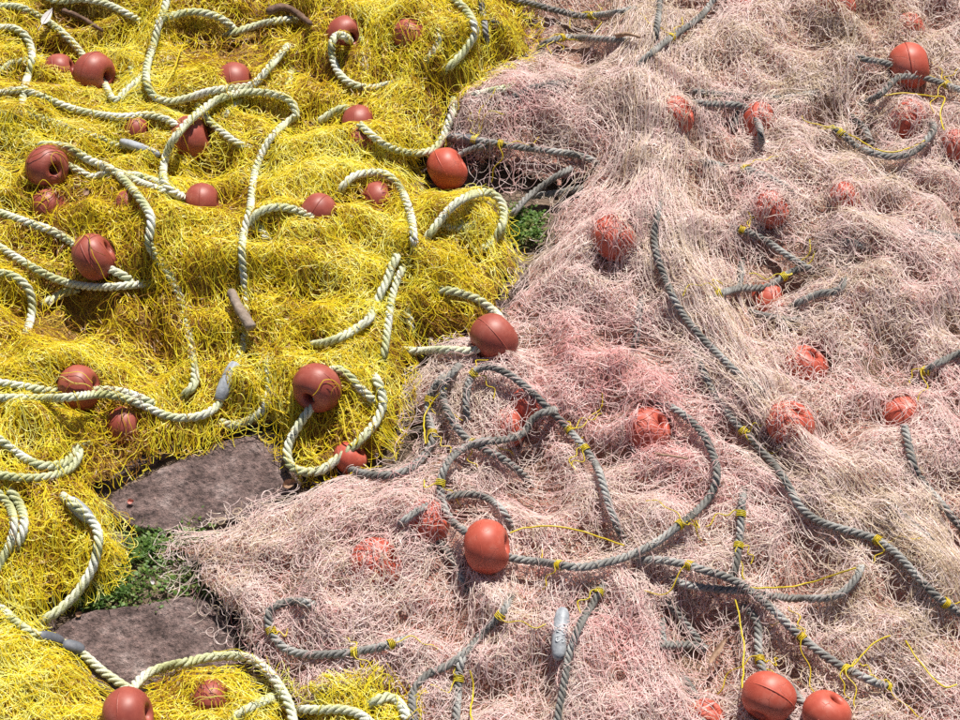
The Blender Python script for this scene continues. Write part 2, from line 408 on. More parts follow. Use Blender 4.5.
# ------------------------------------------------------------------ ground and paving stones
def soil_z(x, y): return -0.020 + 0.006 * noise(x, y, 6, 41) + 0.004 * noise(x, y, 30, 42)
sx_ = np.concatenate([[-40, -12, -5], np.linspace(-2.2, 2.2, 111), [5, 12, 40]]); sy_ = np.concatenate([[-40, -12, -4], np.linspace(-1.7, 2.1, 96), [5, 12, 40]])
SX, SYY = np.meshgrid(sx_, sy_)
V = np.stack([SX, SYY, soil_z(SX, SYY)], -1).reshape(-1, 3)
nx, ny = len(sx_), len(sy_)
ii = (np.arange(ny - 1)[:, None] * nx + np.arange(nx - 1)).ravel()
ground = tag(mesh_obj('ground', V, quads=np.stack([ii, ii + 1, ii + 1 + nx, ii + nx], 1), mat=M['soil']), 'dark soil between the paving stones under the nets', 'ground', kind='structure')

def rounded(poly, n=34):
    """closed smooth outline through a polygon (chaikin), resampled"""
    P = np.array(poly, float)
    for _ in range(2):
        Q = np.roll(P, -1, 0); P = np.stack([P * 0.78 + Q * 0.22, P * 0.22 + Q * 0.78], 1).reshape(-1, 2)
    d = np.r_[0, np.cumsum(np.linalg.norm(np.roll(P, -1, 0) - P, axis=1))]
    PP = np.vstack([P, P[:1]]); s = np.linspace(0, d[-1], n, endpoint=False)
    return np.stack([np.interp(s, d, PP[:, 0]), np.interp(s, d, PP[:, 1])], 1)

def stone(poly, z, seed, n=34, rings=3, amp=0.004):
    O = rounded(poly, n); c = O.mean(0)
    O = O + (O - c) / np.linalg.norm(O - c, axis=1)[:, None] * (0.006 * noise(O[:, 0], O[:, 1], 22, seed))[:, None]
    fr = [(1.0, -0.05), (1.0, -0.012), (0.985, -0.003), (0.955, 0.0)] + [(f, 0.0) for f in np.linspace(0.955, 0, rings + 1)[1:-1]]
    vs = []
    for f, dz in fr:
        p = c + (O - c) * f
        zz = z + dz + (amp * noise(p[:, 0], p[:, 1], 14, seed + 5) + amp * 0.6 * noise(p[:, 0], p[:, 1], 45, seed + 6)) * (0 if dz < -0.03 else 1)
        vs.append(np.column_stack([p, zz]))
    vs.append(np.array([[c[0], c[1], z]]))
    V = np.vstack(vs); q = []; t = []
    for k in range(len(fr) - 1):
        a = k * n + np.arange(n); b = k * n + (np.arange(n) + 1) % n
        q.append(np.stack([a, b, b + n, a + n], 1))
    k = (len(fr) - 1) * n
    t = np.stack([k + np.arange(n), k + (np.arange(n) + 1) % n, np.full(n, len(V) - 1)], 1)
    return V, np.vstack(q), t

pave = tag(empty('pavement', (0, 0, 0)), 'reddish brown stone paving showing between the nets', 'pavement', kind='structure')
S1 = [(103, 498), (146, 476), (194, 452), (268, 426), (300, 440), (306, 486), (262, 512), (205, 528), (160, 534), (118, 524)]
S1b = [(96, 470), (140, 440), (190, 405), (280, 380), (300, 418), (264, 420), (188, 442), (142, 465), (104, 488)]
S2 = [(44, 636), (86, 612), (150, 604), (214, 596), (240, 640), (230, 700), (150, 712), (90, 690)]
special = [on_plane([p[0] for p in s], [p[1] for p in s], 0.0)[:, :2] for s in (S1, S1b, S2)]
for k, P in enumerate(special):
    v, q, t = stone(P, 0.004 + 0.002 * k, 60 + k, 72, 16, 0.006)
    o = mesh_obj('paving_stone', v, q, t, mat=M['stone'], parent=pave)
r2 = np.random.default_rng(3)
row = 0
y = -1.35
while y < 1.9:
    h = 0.26 + 0.05 * r2.random(); x = -1.95 + 0.3 * r2.random()
    while x < 1.95:
        w = 0.30 + 0.2 * r2.random()
        a = 0.012
        poly = np.array([(x + a, y + a), (x + w * 0.5, y + a), (x + w - a, y + a), (x + w - a, y + h - a), (x + w * 0.5, y + h - a), (x + a, y + h - a)])
        poly += (r2.random(poly.shape) - 0.5) * 0.02
        c = poly.mean(0)
        clear = all(np.min(np.linalg.norm(P[:, None] - np.vstack([poly, [c]])[None], axis=2)) > 0.09 and np.linalg.norm(P.mean(0) - c) > 0.26 for P in special)
        weed = [on_plane(p[0], p[1], 0)[:2] for p in ((150, 570), (200, 570), (110, 580), (524, 228), (648, 366))]
        clear = clear and all(abs(c[0] - q_[0]) > w / 2 + 0.02 or abs(c[1] - q_[1]) > h / 2 + 0.02 for q_ in weed)
        if clear:
            v, q, t = stone(poly, -0.004 + 0.008 * r2.random(), int(r2.integers(100, 900)), 22, 3, 0.005)
            mesh_obj('paving_stone', v, q, t, mat=M['stone'], parent=pave)
        x += w
    y += h

# ------------------------------------------------------------------ floats
RF = 0.050
# px, py, size, state (0 bare, 1 half sunk, 2 veiled by net), hole axis angle in the picture, axis tilt to viewer, worn, label
FLOATS = [
 (94, 74, 1.10, 0, -14, 24, 0, 'bare glossy red float with its hole turned to lower right, top left'),
 (60, 71, 0.86, 1, 20, 10, 0, 'smaller red float half under yellow net, left of the glossy bare float'),
 (235, 84, 1.05, 1, 10, 5, 0, 'red float sunk in yellow net behind a rope, top middle of the yellow heap'),
 (190, 139, 1.10, 1, 15, 5, 0, 'red float with a white rope loop crossing in front of it'),
 (47, 167, 1.02, 3, -20, 48, 0, 'red ring-like float showing its hole and a rope, near left edge'),
 (202, 203, 0.92, 0, 0, 0, 0, 'round red float below the loop of white rope, with shadow at right'),
 (50, 206, 0.9, 2, 40, 20, 0, 'red float mostly veiled by yellow net below the ring-like float'),
 (130, 207, 0.8, 2, 10, 20, 0, 'small red float deep under yellow net left of the round red float'),
 (137, 131, 0.75, 2, 0, 10, 0, 'faint red float buried under yellow net left of the roped float'),
 (318, 213, 0.92, 1, -30, 10, 0, 'red float tucked under yellow net right of the vertical white rope'),
 (346, 37, 1.05, 1, -20, 60, 0, 'ring-like red float with a curling rope through it, top of yellow net'),
 (411, 36, 0.95, 2, 60, 20, 0, 'red float veiled by yellow net right of the curling rope float'),
 (359, 126, 1.0, 1, 0, 10, 0, 'red float lying above the hanging rope swag, upper middle'),
 (361, 142, 0.7, 2, 0, 10, 0, 'small red float under yellow net just below the swag float'),
 (447, 169, 1.05, 0, 30, 10, 1, 'bare orange red ball float at the right edge of the yellow net'),
 (380, 201, 0.95, 2, 30, 20, 0, 'dull red float veiled by yellow net inside an arched white rope'),
 (94, 257, 1.08, 3, 30, 10, 0, 'red float with yellow threads across it, lower left of the ring-like float'),
 (79, 388, 1.0, 3, 12, 12, 0, 'red float crossed by two white ropes at mid left'),
 (124, 426, 0.85, 2, 0, 10, 0, 'red float under yellow net below right of the float crossed by ropes'),
 (317, 388, 1.08, 3, -125, 42, 0, 'dark red float with white rope leaving its hole at lower left, centre left'),
 (350, 458, 0.75, 1, 40, 20, 1, 'small orange float under the white rope loop beside the paving stone'),
 (494, 338, 1.10, 0, -140, 8, 0, 'tilted red float with a seam at the tip of the yellow net'),
 (614, 238, 1.1, 2, 40, 20, 1, 'red float buried under the peaked heap of pink net'),
 (676, 116, 0.95, 2, 20, 20, 1, 'faded float veiled by pink net left of the short grey ropes, top right'),
 (760, 122, 0.98, 2, 10, 20, 1, 'orange float under pink net beside a grey rope bend, top right'),
 (836, 4, 1.05, 2, 30, 20, 1, 'orange float cut by the top edge of the picture'),
 (909, 66, 1.15, 1, 10, 5, 1, 'orange float under the thin net beside the dark arched rope, top right'),
 (907, 121, 1.05, 2, -30, 20, 1, 'bright orange float wrapped in net inside the grey rope curve, right'),
 (911, 27, 0.75, 2, 30, 20, 1, 'faint float deep in pink net near the top right corner'),
 (771, 210, 0.9, 2, 20, 20, 1, 'faint float buried in the pink net above the rope hollow'),
 (845, 199, 0.8, 2, 20, 20, 1, 'pale pink float under the diagonal pink net strands'),
 (957, 146, 0.8, 2, 20, 20, 1, 'orange float at the right edge of the picture below the rope curve'),
 (750, 6, 0.8, 2, 20, 20, 1, 'faint pink float at the top edge left of the cut off float'),
 (769, 302, 0.9, 2, 20, 20, 1, 'orange float in the hollow between two short grey ropes'),
 (806, 367, 1.0, 2, 60, 30, 1, 'orange float veiled by pink net, upper of the pair right of the ridge'),
 (790, 424, 1.05, 2, 60, 30, 1, 'orange float veiled by pink net, lower of the pair right of the ridge'),
 (905, 419, 1.08, 2, -80, 30, 1, 'orange float veiled by net with a grey rope hanging from it, right'),
 (648, 430, 1.0, 2, 30, 30, 1, 'dark red float deep in pink net inside the large rope loop'),
 (508, 428, 0.85, 2, 10, 20, 1, 'orange float behind the crossing grey ropes in the middle'),
 (526, 404, 0.75, 2, 10, 20, 1, 'small red float under net just above the crossing grey ropes'),
 (487, 547, 1.10, 0, 8, 12, 1, 'bare cracked orange float strung on the grey rope, lower middle'),
 (376, 566, 1.15, 2, 20, 20, 1, 'large red float under pink net left of the bare cracked float'),
 (428, 522, 0.95, 2, 30, 20, 1, 'red float under pink net upper left of the bare cracked float'),
 (128, 716, 1.10, 0, 10, 10, 0, 'red float cut by the bottom edge at lower left'),
 (212, 701, 0.85, 2, 10, 10, 0, 'faint float under yellow net inside the lower left rope arch'),
 (769, 697, 1.06, 0, 60, -20, 1, 'bare orange float at the bottom edge below a knotted rope'),
 (827, 714, 0.95, 0, 60, 20, 1, 'orange float cut by the bottom edge beside the bare orange float'),
 (706, 718, 0.8, 2, 60, 20, 1, 'faint float veiled by pink net at the bottom edge'),
]
prof = [(0.0115, -0.020), (0.0115, -0.031), (0.0145, -0.0365), (0.020, -0.0385), (0.028, -0.0368), (0.036, -0.0318), (0.0425, -0.0245), (0.0472, -0.0150), (0.0495, -0.006), (0.0500, 0.0)]
prof = np.array(prof + [(r, -z) for r, z in prof[-2::-1]] + [(0.0115, 0.0)])
def lathe(prof, n, closed=True, jit=None):
    a = np.arange(n) * 2 * math.pi / n
    V = np.stack([np.outer(prof[:, 0], np.cos(a)), np.outer(prof[:, 0], np.sin(a)), np.repeat(prof[:, 1][:, None], n, 1)], -1)
    m = len(prof); q = []
    for k in range(m if closed else m - 1):
        k2 = (k + 1) % m; i = np.arange(n); j = (i + 1) % n
        q.append(np.stack([k * n + i, k * n + j, k2 * n + j, k2 * n + i], 1))
    return V.reshape(-1, 3), np.vstack(q)
def float_mesh(seed, mat):
    V, q = lathe(prof, 32)
    ang = np.arctan2(V[:, 1], V[:, 0])
    d = 1 + 0.022 * noise(np.cos(ang) * 0.05 + V[:, 2], np.sin(ang) * 0.05 - V[:, 2], 22, seed) + 0.02 * noise(np.cos(ang) * 0.05, np.sin(ang) * 0.05, 9, seed + 1)
    V[:, :2] *= d[:, None]
    V[:, 2] *= 0.97 + 0.06 * ((seed * 37) % 10) / 10
    return mesh_np('float', V, q, mat=mat)
ringp = np.array([(0.0497 + 0.0008 * math.cos(t), 0.0016 * math.sin(t)) for t in np.linspace(0, 2 * math.pi, 6, endpoint=False)])
rV, rq = lathe(ringp, 36)
f_mesh = {(w, s): float_mesh(70 + s + 10 * w, M['float_worn' if w else 'float_smooth']) for w in (0, 1) for s in range(4)}
s_mesh = {w: mesh_np('seam', rV, rq, mat=M['float_worn' if w else 'float_smooth']) for w in (0, 1)}
F_C = []
for i, (px, py, s, st, ang, tilt, worn, lab) in enumerate(FLOATS):
    R = RF * s
    lift = {0: 0.55 * R, 1: -0.12 * R, 2: -0.30 * R, 3: 0.5 * R}[st]
    c = on_net(px, py, lift)[0]
    a, ti = R_(ang), R_(tilt)
    ax = (RIGHT * math.cos(a) + UP * math.sin(a)) * math.cos(ti) - FWD * math.sin(ti)
    o = link(bpy.data.objects.new('fishing_float', f_mesh[(worn, i % 4)]))
    o.location = c; o.scale = (s, s, s)
    qn = Vector(ax).to_track_quat('Z', 'Y')
    o.rotation_mode = 'QUATERNION'
    o.rotation_quaternion = qn @ Matrix.Rotation(i * 1.7, 3, 'Z').to_quaternion()
    tag(o, lab, 'float', 'red floats strung along the nets')
    sm = link(bpy.data.objects.new('seam', s_mesh[worn]), o)
    F_C.append((c[0], c[1], c[2], R, st))
F_C = np.array(F_C)

# net cover: rises over the veiled floats
HCa = H0a.copy()
for cx, cy, cz, R, st in F_C:
    if st == 2:
        d = np.hypot(GX - cx, GY - cy) / (R * 1.12)
        HCa = np.maximum(HCa, np.where(d < 1, cz + R * 1.0 * np.sqrt(np.clip(1 - d * d, 0, 1)) + 0.001, -1))
HC = Grid(np.maximum(HCa * 0.35 + blur(HCa, 2) * 0.65, 0))

# ------------------------------------------------------------------ twine
def tube(P, valid, rad, sides=3):
    """P (S, n, 3) strands, valid (S, n) points -> verts, quads, index of source point"""
    S, n, _ = P.shape
    T = np.empty_like(P)
    T[:, 1:-1] = P[:, 2:] - P[:, :-2]; T[:, 0] = P[:, 1] - P[:, 0]; T[:, -1] = P[:, -1] - P[:, -2]
    T /= np.linalg.norm(T, axis=2, keepdims=True) + 1e-9
    ref = np.zeros_like(T); ref[..., 2] = 1; ref[..., 0] = 0.13
    A = np.cross(T, ref); A /= np.linalg.norm(A, axis=2, keepdims=True) + 1e-9
    B = np.cross(A, T)
    rad = np.broadcast_to(np.asarray(rad, float), (S, n))[..., None]
    rings = [P + rad * (A * math.cos(t) + B * math.sin(t)) for t in (math.pi / 6 if sides == 3 else math.pi / 2) + np.arange(sides) * 2 * math.pi / sides]
    V = np.stack(rings, 2).reshape(-1, 3)
    sv_ = valid[:, 1:] & valid[:, :-1]
    base = (np.arange(S)[:, None] * n + np.arange(n - 1))[sv_]
    q = []
    for k in range(sides):
        k2 = (k + 1) % sides
        q.append(np.stack([base * sides + k, base * sides + k2, (base + 1) * sides + k2, (base + 1) * sides + k], 1))
    q = np.vstack(q)
    used = np.zeros(len(V), bool); used[q.ravel()] = True
    remap = np.cumsum(used) - 1
    src = np.repeat(np.arange(S * n), sides)[used]
    return V[used], remap[q], src

def tape(P, valid, rad, seed):
    """flat twisted twine: two verts per point"""
    S, n, _ = P.shape
    r = np.random.default_rng(seed)
    T = np.empty_like(P)
    T[:, 1:-1] = P[:, 2:] - P[:, :-2]; T[:, 0] = P[:, 1] - P[:, 0]; T[:, -1] = P[:, -1] - P[:, -2]
    T /= np.linalg.norm(T, axis=2, keepdims=True) + 1e-9
    A = np.cross(T, [0.13, 0.0, 1.0]); A /= np.linalg.norm(A, axis=2, keepdims=True) + 1e-9
    B = np.cross(A, T)
    ph = (0.55 * np.sin(r.random((S, 1)) * 6.28 + np.arange(n)[None] * (0.15 + 0.35 * r.random((S, 1)))))[..., None]
    W = (A * np.cos(ph) + B * np.sin(ph)) * np.broadcast_to(np.asarray(rad, float), (S, n))[..., None]
    V = np.stack([P - W, P + W], 2).reshape(-1, 3)
    base = (np.arange(S)[:, None] * n + np.arange(n - 1))[valid[:, 1:] & valid[:, :-1]] * 2
    q = np.stack([base, base + 1, base + 3, base + 2], 1)
    used = np.zeros(len(V), bool); used[q.ravel()] = True
    return V[used], (np.cumsum(used) - 1)[q], np.repeat(np.arange(S * n), 2)[used]

def catmull(P, sub):
    """(S, n, 3) -> (S, (n-1)*sub+1, 3)"""
    P0 = np.concatenate([P[:, :1], P[:, :-1]], 1); P1 = P; P2 = np.concatenate([P[:, 1:], P[:, -1:]], 1); P3 = np.concatenate([P2[:, 1:], P2[:, -1:]], 1)
    out = []
    for k in range(sub):
        t = k / sub
        out.append(0.5 * (2 * P1 + (P2 - P0) * t + (2 * P0 - 5 * P1 + 4 * P2 - P3) * t * t + (3 * P1 - P0 - 3 * P2 + P3) * t ** 3)[:, :-1])
    Q = np.stack(out, 2).reshape(P.shape[0], -1, P.shape[2])
    return np.concatenate([Q, P[:, -1:]], 1)

VX0, VX1, VY0, VY1 = -1.45, 1.45, -1.05, 1.36      # as far as the nets are laid out
def in_reach(x, y):
    lim = 1.15 + 0.15 * y + 0.03 * noise(x, y, 5, 71)
    return (np.abs(x) < lim) & (y > VY0 + 0.03 * noise(x, y, 5, 72)) & (y < VY1 + 0.03 * noise(x, y, 5, 73))

def drop_in_floats(P, ok, veiled_too):
    fl = P.reshape(-1, 3); o = ok.reshape(-1)
    for cx, cy, cz, R, st in F_C:
        if st == 2 and not veiled_too: continue
        d2 = (fl[:, 0] - cx) ** 2 + (fl[:, 1] - cy) ** 2
        near = np.where(d2 < R * R * 1.2)[0]
        dd = d2[near] + (fl[near, 2] - cz) ** 2
        o[near[dd < (R * 0.94) ** 2]] = False
        if st == 0:      # nothing lies over a bare float
            o[near[(d2[near] < (R * 0.98) ** 2) & (fl[near, 2] > cz)]] = False
    return o.reshape(ok.shape)

def lattice(sdf, ang, sx, sy, seed, H, off, crumple, sub, slack, edge=0.0, warp=1.0, keep=None):
    """one crumpled sheet of knotted diamond mesh: zigzag strands that meet at the knots"""
    ca, sa = math.cos(ang), math.sin(ang)
    ext = 2.3
    K = int(2 * ext / sx); J = int(2 * ext / sy)
    k = np.arange(K)[:, None]; j = np.arange(J)[None, :]
    u = (k + 0.5 * np.where((k + j) % 2 == 0, 1, -1)) * sx - ext
    v = np.broadcast_to(j * sy - ext, u.shape).astype(float)
    kk = np.floor(u / sx + 0.25)
    x = ca * u - sa * v; y = sa * u + ca * v
    wx = warp * (0.10 * noise(x, y, 2.3, seed) + 0.055 * noise(x, y, 6.5, seed + 1) + 0.026 * noise(x, y, 16, seed + 2) + 0.009 * noise(x, y, 45, seed + 3))
    wy = warp * (0.10 * noise(x, y, 2.3, seed + 4) + 0.055 * noise(x, y, 6.5, seed + 5) + 0.026 * noise(x, y, 16, seed + 6) + 0.009 * noise(x, y, 45, seed + 7))
    zz = crumple * (noise(x, y, 20, seed + 8) + 0.8 * noise(x, y, 48, seed + 9))
    P = np.stack([x + wx, y + wy, zz], -1)
    # split the long strands into runs that lie in the picture's reach
    L = 24
    P = P[:, :(J // L) * L + 1]
    runs = [P[:, i * L:(i + 1) * L + 1] for i in range((P.shape[1] - 1) // L)]
    P = np.concatenate(runs, 0)
    ok = (in_reach(P[..., 0], P[..., 1]) & (sdf(P[..., 0], P[..., 1]) > -0.03)).any(1)
    P = P[ok]
    P = catmull(P, sub)
    r = np.random.default_rng(seed)
    J3 = (r.random(P.shape) - 0.5) * slack; J3[:, ::sub] *= 0.3; J3[..., 2] *= 0.6
    P = P + J3
    P[..., 2] += H(P[..., 0], P[..., 1]) + off
    ok = in_reach(P[..., 0], P[..., 1]) & (sdf(P[..., 0], P[..., 1]) > edge)
    if keep is not None: ok &= keep(P[..., 0], P[..., 1], seed)
    return P, ok

# combing direction of the strands, as drawn strokes in the picture
STROKES_P = [RIDGE, [(700, 60), (690, 160), (700, 260), (760, 380)], [(740, 170), (830, 220), (930, 330)], [(760, 190), (860, 240), (960, 300)], [(480, 370), (600, 390), (700, 415)],
             [(490, 110), (540, 125), (600, 150)], [(540, 260), (600, 200), (640, 180)], [(210, 560), (240, 610), (280, 660)], [(330, 500), (260, 540), (200, 560)],
             [(560, 560), (570, 640), (600, 720)], [(620, 600), (650, 680), (700, 730)], [(780, 480), (880, 560), (970, 640)], [(830, 600), (900, 660), (970, 700)],
             [(640, 20), (640, 130), (630, 210)], [(360, 520), (420, 500), (520, 500), (600, 560)], [(480, 600), (470, 680), (440, 730)], [(560, 480), (660, 470), (720, 440)], [(850, 330), (920, 400), (960, 480)], [(540, 80), (600, 90), (640, 70)]]
STROKES_Y = [[(140, 230), (160, 290), (190, 350)], [(200, 240), (230, 300), (240, 350)], [(0, 330), (60, 355), (110, 380)], [(400, 50), (470, 90), (520, 120)], [(420, 120), (480, 80), (525, 40)],
             [(230, 300), (330, 320), (420, 340)], [(440, 230), (480, 270), (500, 320)], [(300, 130), (360, 170), (420, 200)], [(0, 120), (100, 140), (200, 150)], [(10, 150), (120, 165), (180, 170)],
             [(300, 300), (350, 340), (390, 400)], [(0, 600), (40, 660), (80, 720)], [(90, 490), (125, 540), (100, 590)], [(0, 660), (60, 690), (120, 720)], [(340, 40), (330, 90), (300, 130)], [(380, 20), (430, 60), (450, 110)],
             [(130, 690), (230, 670), (300, 700)], [(260, 200), (330, 250), (420, 290)], [(40, 480), (70, 540), (60, 600)]]
def dir_field(strokes, seed):
    step = 5
    X = GX[::step, ::step]; Y = GY[::step, ::step]
    a = math.pi * noise(X, Y, 1.9, seed) * 1.6
    c2 = np.cos(2 * a) * 0.25; s2 = np.sin(2 * a) * 0.25
    for st in strokes:
        P = on_plane([p[0] for p in st], [p[1] for p in st], 0.05)[:, :2]
        for i in range(len(P) - 1):
            a_, b_ = P[i], P[i + 1]; e = b_ - a_
            t = np.clip(((X - a_[0]) * e[0] + (Y - a_[1]) * e[1]) / (e @ e), 0, 1)
            w = np.exp(-((X - a_[0] - e[0] * t) ** 2 + (Y - a_[1] - e[1] * t) ** 2) / (2 * 0.07 ** 2))
            th = math.atan2(e[1], e[0])
            c2 = c2 + w * math.cos(2 * th); s2 = s2 + w * math.sin(2 * th)
    th = 0.5 * np.arctan2(s2, c2)
    nxg, nyg = X.shape[1], X.shape[0]
    C, S = np.cos(2 * th), np.sin(2 * th)
    def f(x, y):
        ix = np.clip(((x - GX0) / (GR * step)).astype(int), 0, nxg - 1); iy = np.clip(((y - GY0) / (GR * step)).astype(int), 0, nyg - 1)
        return 0.5 * np.arctan2(S[iy, ix], C[iy, ix])
    return f

def combed(sdf, field, count, n, step, seed, H, off, spread, edge=0.0, wig=0.35, near=None, curl=0.0):
    r = np.random.default_rng(seed)
    x = VX0 + (VX1 - VX0) * r.random(count * 4); y = VY0 + (VY1 - VY0) * r.random(count * 4)
    ok = in_reach(x, y) & (sdf(x, y) > edge)
    if near is not None: ok &= near(x, y, r)
    x, y = x[ok][:count], y[ok][:count]
    m = len(x)
    pts = np.empty((m, n, 3))
    sgn = np.where(r.random(m) < 0.5, 0.0, math.pi)
    ph = r.random(m) * 6.28; fq = 0.35 + 0.5 * r.random(m)
    cur = r.normal(0, 1, m); ang = r.random(m) * 6.28 if curl else None
    prev = None
    zo = r.random(m) * spread
    for i in range(n):
        pts[:, i, 0] = x; pts[:, i, 1] = y
        pts[:, i, 2] = H(x, y) + off + zo + 0.0028 * np.sin(ph * 2 + i * fq * 0.5)
        if curl:
            cur = 0.86 * cur + 0.5 * r.normal(0, 1, m)
            ang = ang + cur * curl
            a = ang
        else:
            a = field(x, y) + sgn
            if prev is not None:      # do not turn back on itself
                flip = np.cos(a - prev) < 0
                a = np.where(flip, a + math.pi, a)
            prev = a
            a = a + wig * (np.sin(ph + i * fq) + 0.8 * noise(x, y, 60, seed))
        x = x + step * np.cos(a); y = y + step * np.sin(a)
    ok = in_reach(pts[..., 0], pts[..., 1]) & (sdf(pts[..., 0], pts[..., 1]) > edge - 0.012)
    return pts, ok

def net_mesh(name, parts, rad, mat, parent, tint_fn, flat=True):
    VV, QQ, TT, n0 = [], [], [], 0
    r = np.random.default_rng(len(parts) + int(rad * 1e6))
    for P, ok, shift in parts:
        rr = rad * (0.85 + 0.3 * r.random((P.shape[0], 1)))
        V, q, src = tape(P, ok, rr, n0 + 5) if flat else tube(P, ok, rr)
        tint = np.repeat(r.random(P.shape[0]), P.shape[1])[src]
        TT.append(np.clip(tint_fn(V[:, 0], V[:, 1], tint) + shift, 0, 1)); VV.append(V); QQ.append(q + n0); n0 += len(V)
    V = np.vstack(VV)
    o = mesh_obj(name, V, np.vstack(QQ), smooth=False, mat=mat, parent=parent, attrs={'tint': np.concatenate(TT)})
    print(name, len(V), 'verts', sum(len(q) for q in QQ) * 2, 'tris')
    return o

def bed(name, sdfa, Ha, inset, drop, mat, parent, seed):
    st = 2
    S = sdfa[::st, ::st]; X = GX[::st, ::st]; Y = GY[::st, ::st]
    Z = Ha[::st, ::st] - drop + 0.006 * noise(X, Y, 30, seed) + 0.004 * noise(X, Y, 70, seed + 1)
    ok = (S > inset) & in_reach(X, Y)
    for cx, cy, cz, R, s_ in F_C:     # the heap is dented where a float sits in it
        d = np.hypot(X - cx, Y - cy)
        lo = cz - np.sqrt(np.clip((R * 0.98) ** 2 - d * d, 0, 9)) * 0.95
        Z = np.where(d < R * 0.98, np.minimum(Z, lo), Z)
    Z = np.maximum(Z, 0.003)
    h, w = X.shape
    cell = ok[:-1, :-1] & ok[1:, :-1] & ok[:-1, 1:] & ok[1:, 1:]
    b = (np.arange(h - 1)[:, None] * w + np.arange(w - 1))[cell]
    q = np.stack([b, b + 1, b + 1 + w, b + w], 1)
    used = np.zeros(h * w, bool); used[q.ravel()] = True
    V = np.stack([X, Y, Z], -1).reshape(-1, 3)[used]
    return mesh_obj(name, V, (np.cumsum(used) - 1)[q], mat=mat, parent=parent)

# bare or thin places of the pink net where soil and stones show: (px, py, radius px, thinning)
THIN_P = [(500, 180, 45, 0.72), (555, 185, 45, 0.68), (560, 40, 60, 0.7), (600, 20, 50, 0.6), (520, 40, 40, 0.7), (645, 362, 24, 0.85), (520, 235, 26, 0.95), (205, 570, 40, 0.55), (690, 625, 30, 0.45),
          (560, 75, 40, 0.6), (795, 262, 24, 0.75), (860, 125, 30, 0.4), (440, 470, 36, 0.6), (400, 450, 30, 0.5), (880, 700, 30, 0.3), (540, 440, 30, 0.35), (640, 430, 24, 0.5)]
THIN_Y = [(65, 322, 42, 0.9), (240, 55, 40, 0.75), (110, 300, 30, 0.35), (175, 345, 34, 0.4), (370, 200, 22, 0.6), (320, 80, 22, 0.5), (335, 440, 34, 0.6), (75, 520, 22, 0.7), (230, 210, 22, 0.6),
          (95, 28, 30, 0.6), (130, 440, 26, 0.5), (410, 48, 16, 0.6), (55, 640, 24, 0.4), (90, 670, 24, 0.4), (210, 385, 30, 0.4), (280, 400, 24, 0.5)]
def thin_grid(L):
    T = np.zeros(GX.shape)
    for px, py, r, a in L:
        c = on_plane(px, py, 0.04); s = r / 457.0
        T = np.maximum(T, a * np.exp(-(((GX - c[0]) ** 2 + (GY - c[1]) ** 2 / 1.5) / (s * s)) ** 1.5))
    hollow = np.clip((blur(H0a, 14) - H0a) / 0.016, 0, 1)      # netting gathers on the folds and thins out in the dips
    return Grid(np.clip(np.maximum(T, 0.80 * hollow), 0, 1))
TP, TY = thin_grid(THIN_P), thin_grid(THIN_Y + [(240, 52, 44, 0.85), (110, 300, 30, 0.7), (120, 430, 30, 0.7), (375, 200, 20, 0.7), (20, 262, 22, 0.6)])
def keeper(T):
    def f(x, y, seed):
        n_ = 0.5 + 0.5 * noise(x, y, 30, seed + 77) + 0.35 * noise(x, y, 90, seed + 78)
        return n_ > T(x, y) * 1.3 - 0.15
    return f
def thin_seed(T):
    def f(x, y, r): return r.random(x.shape) > T(x, y) * 1.15
    return f

fy, fp = dir_field(STROKES_Y, 31), dir_field(STROKES_P, 32)

HOLLOW_SHADE_PX = [(65, 320, 40, 1.0), (240, 52, 46, 0.8), (110, 300, 30, 0.7), (175, 340, 40, 0.6), (375, 200, 22, 0.7), (320, 85, 28, 0.7), (335, 440, 34, 0.6), (230, 212, 26, 0.7), (90, 28, 36, 0.6), (120, 430, 34, 0.7), (60, 205, 30, 0.5), (130, 208, 24, 0.6), (20, 260, 26, 0.5)]  # hollows: shade painted in as brown tint, along with red-brown older strands
shade_g = np.zeros(GX.shape)
for px, py, r, a in HOLLOW_SHADE_PX:
    c = on_plane(px, py, 0.05); s = r / 457.0
    shade_g = np.maximum(shade_g, a * np.exp(-((GX - c[0]) ** 2 + (GY - c[1]) ** 2) / (2 * s * s)))
HOLLOW_SHADE = Grid(shade_g)
def tint_yellow(x, y, t):
    return np.clip(0.52 + 0.28 * noise(x, y, 3.5, 51) + 0.16 * noise(x, y, 11, 52) + (t - 0.5) * 0.9 - 0.55 * HOLLOW_SHADE(x, y), 0, 1)
TAN = [(690, 330, 50, -0.16), (740, 420, 50, -0.16), (660, 200, 40, -0.16), (860, 560, 60, -0.16), (700, 60, 60, -0.14), (860, 40, 60, -0.18), (940, 90, 40, -0.2), (560, 100, 50, -0.12), (580, 165, 40, -0.15), (600, 20, 50, -0.1),
       (600, 380, 60, 0.26), (670, 440, 46, 0.28), (540, 440, 40, 0.14), (640, 680, 60, 0.14), (600, 240, 40, 0.12), (380, 540, 50, 0.12), (870, 380, 40, 0.10), (940, 640, 50, -0.12), (520, 125, 40, 0.16), (900, 440, 40, 0.06), (300, 620, 50, 0.05), (380, 620, 50, -0.04)]
tg = np.zeros(GX.shape)
for px, py, r, a in TAN:
    c = on_plane(px, py, 0.05); s = r / 457.0
    tg += a * np.exp(-((GX - c[0]) ** 2 + (GY - c[1]) ** 2) / (2 * s * s))
TG = Grid(tg)
def tint_pink(x, y, t):
    return np.clip(0.54 + TG(x, y) + 0.12 * noise(x, y, 3.0, 53) + 0.10 * noise(x, y, 9, 54) + (t - 0.5) * 0.5, 0, 1)

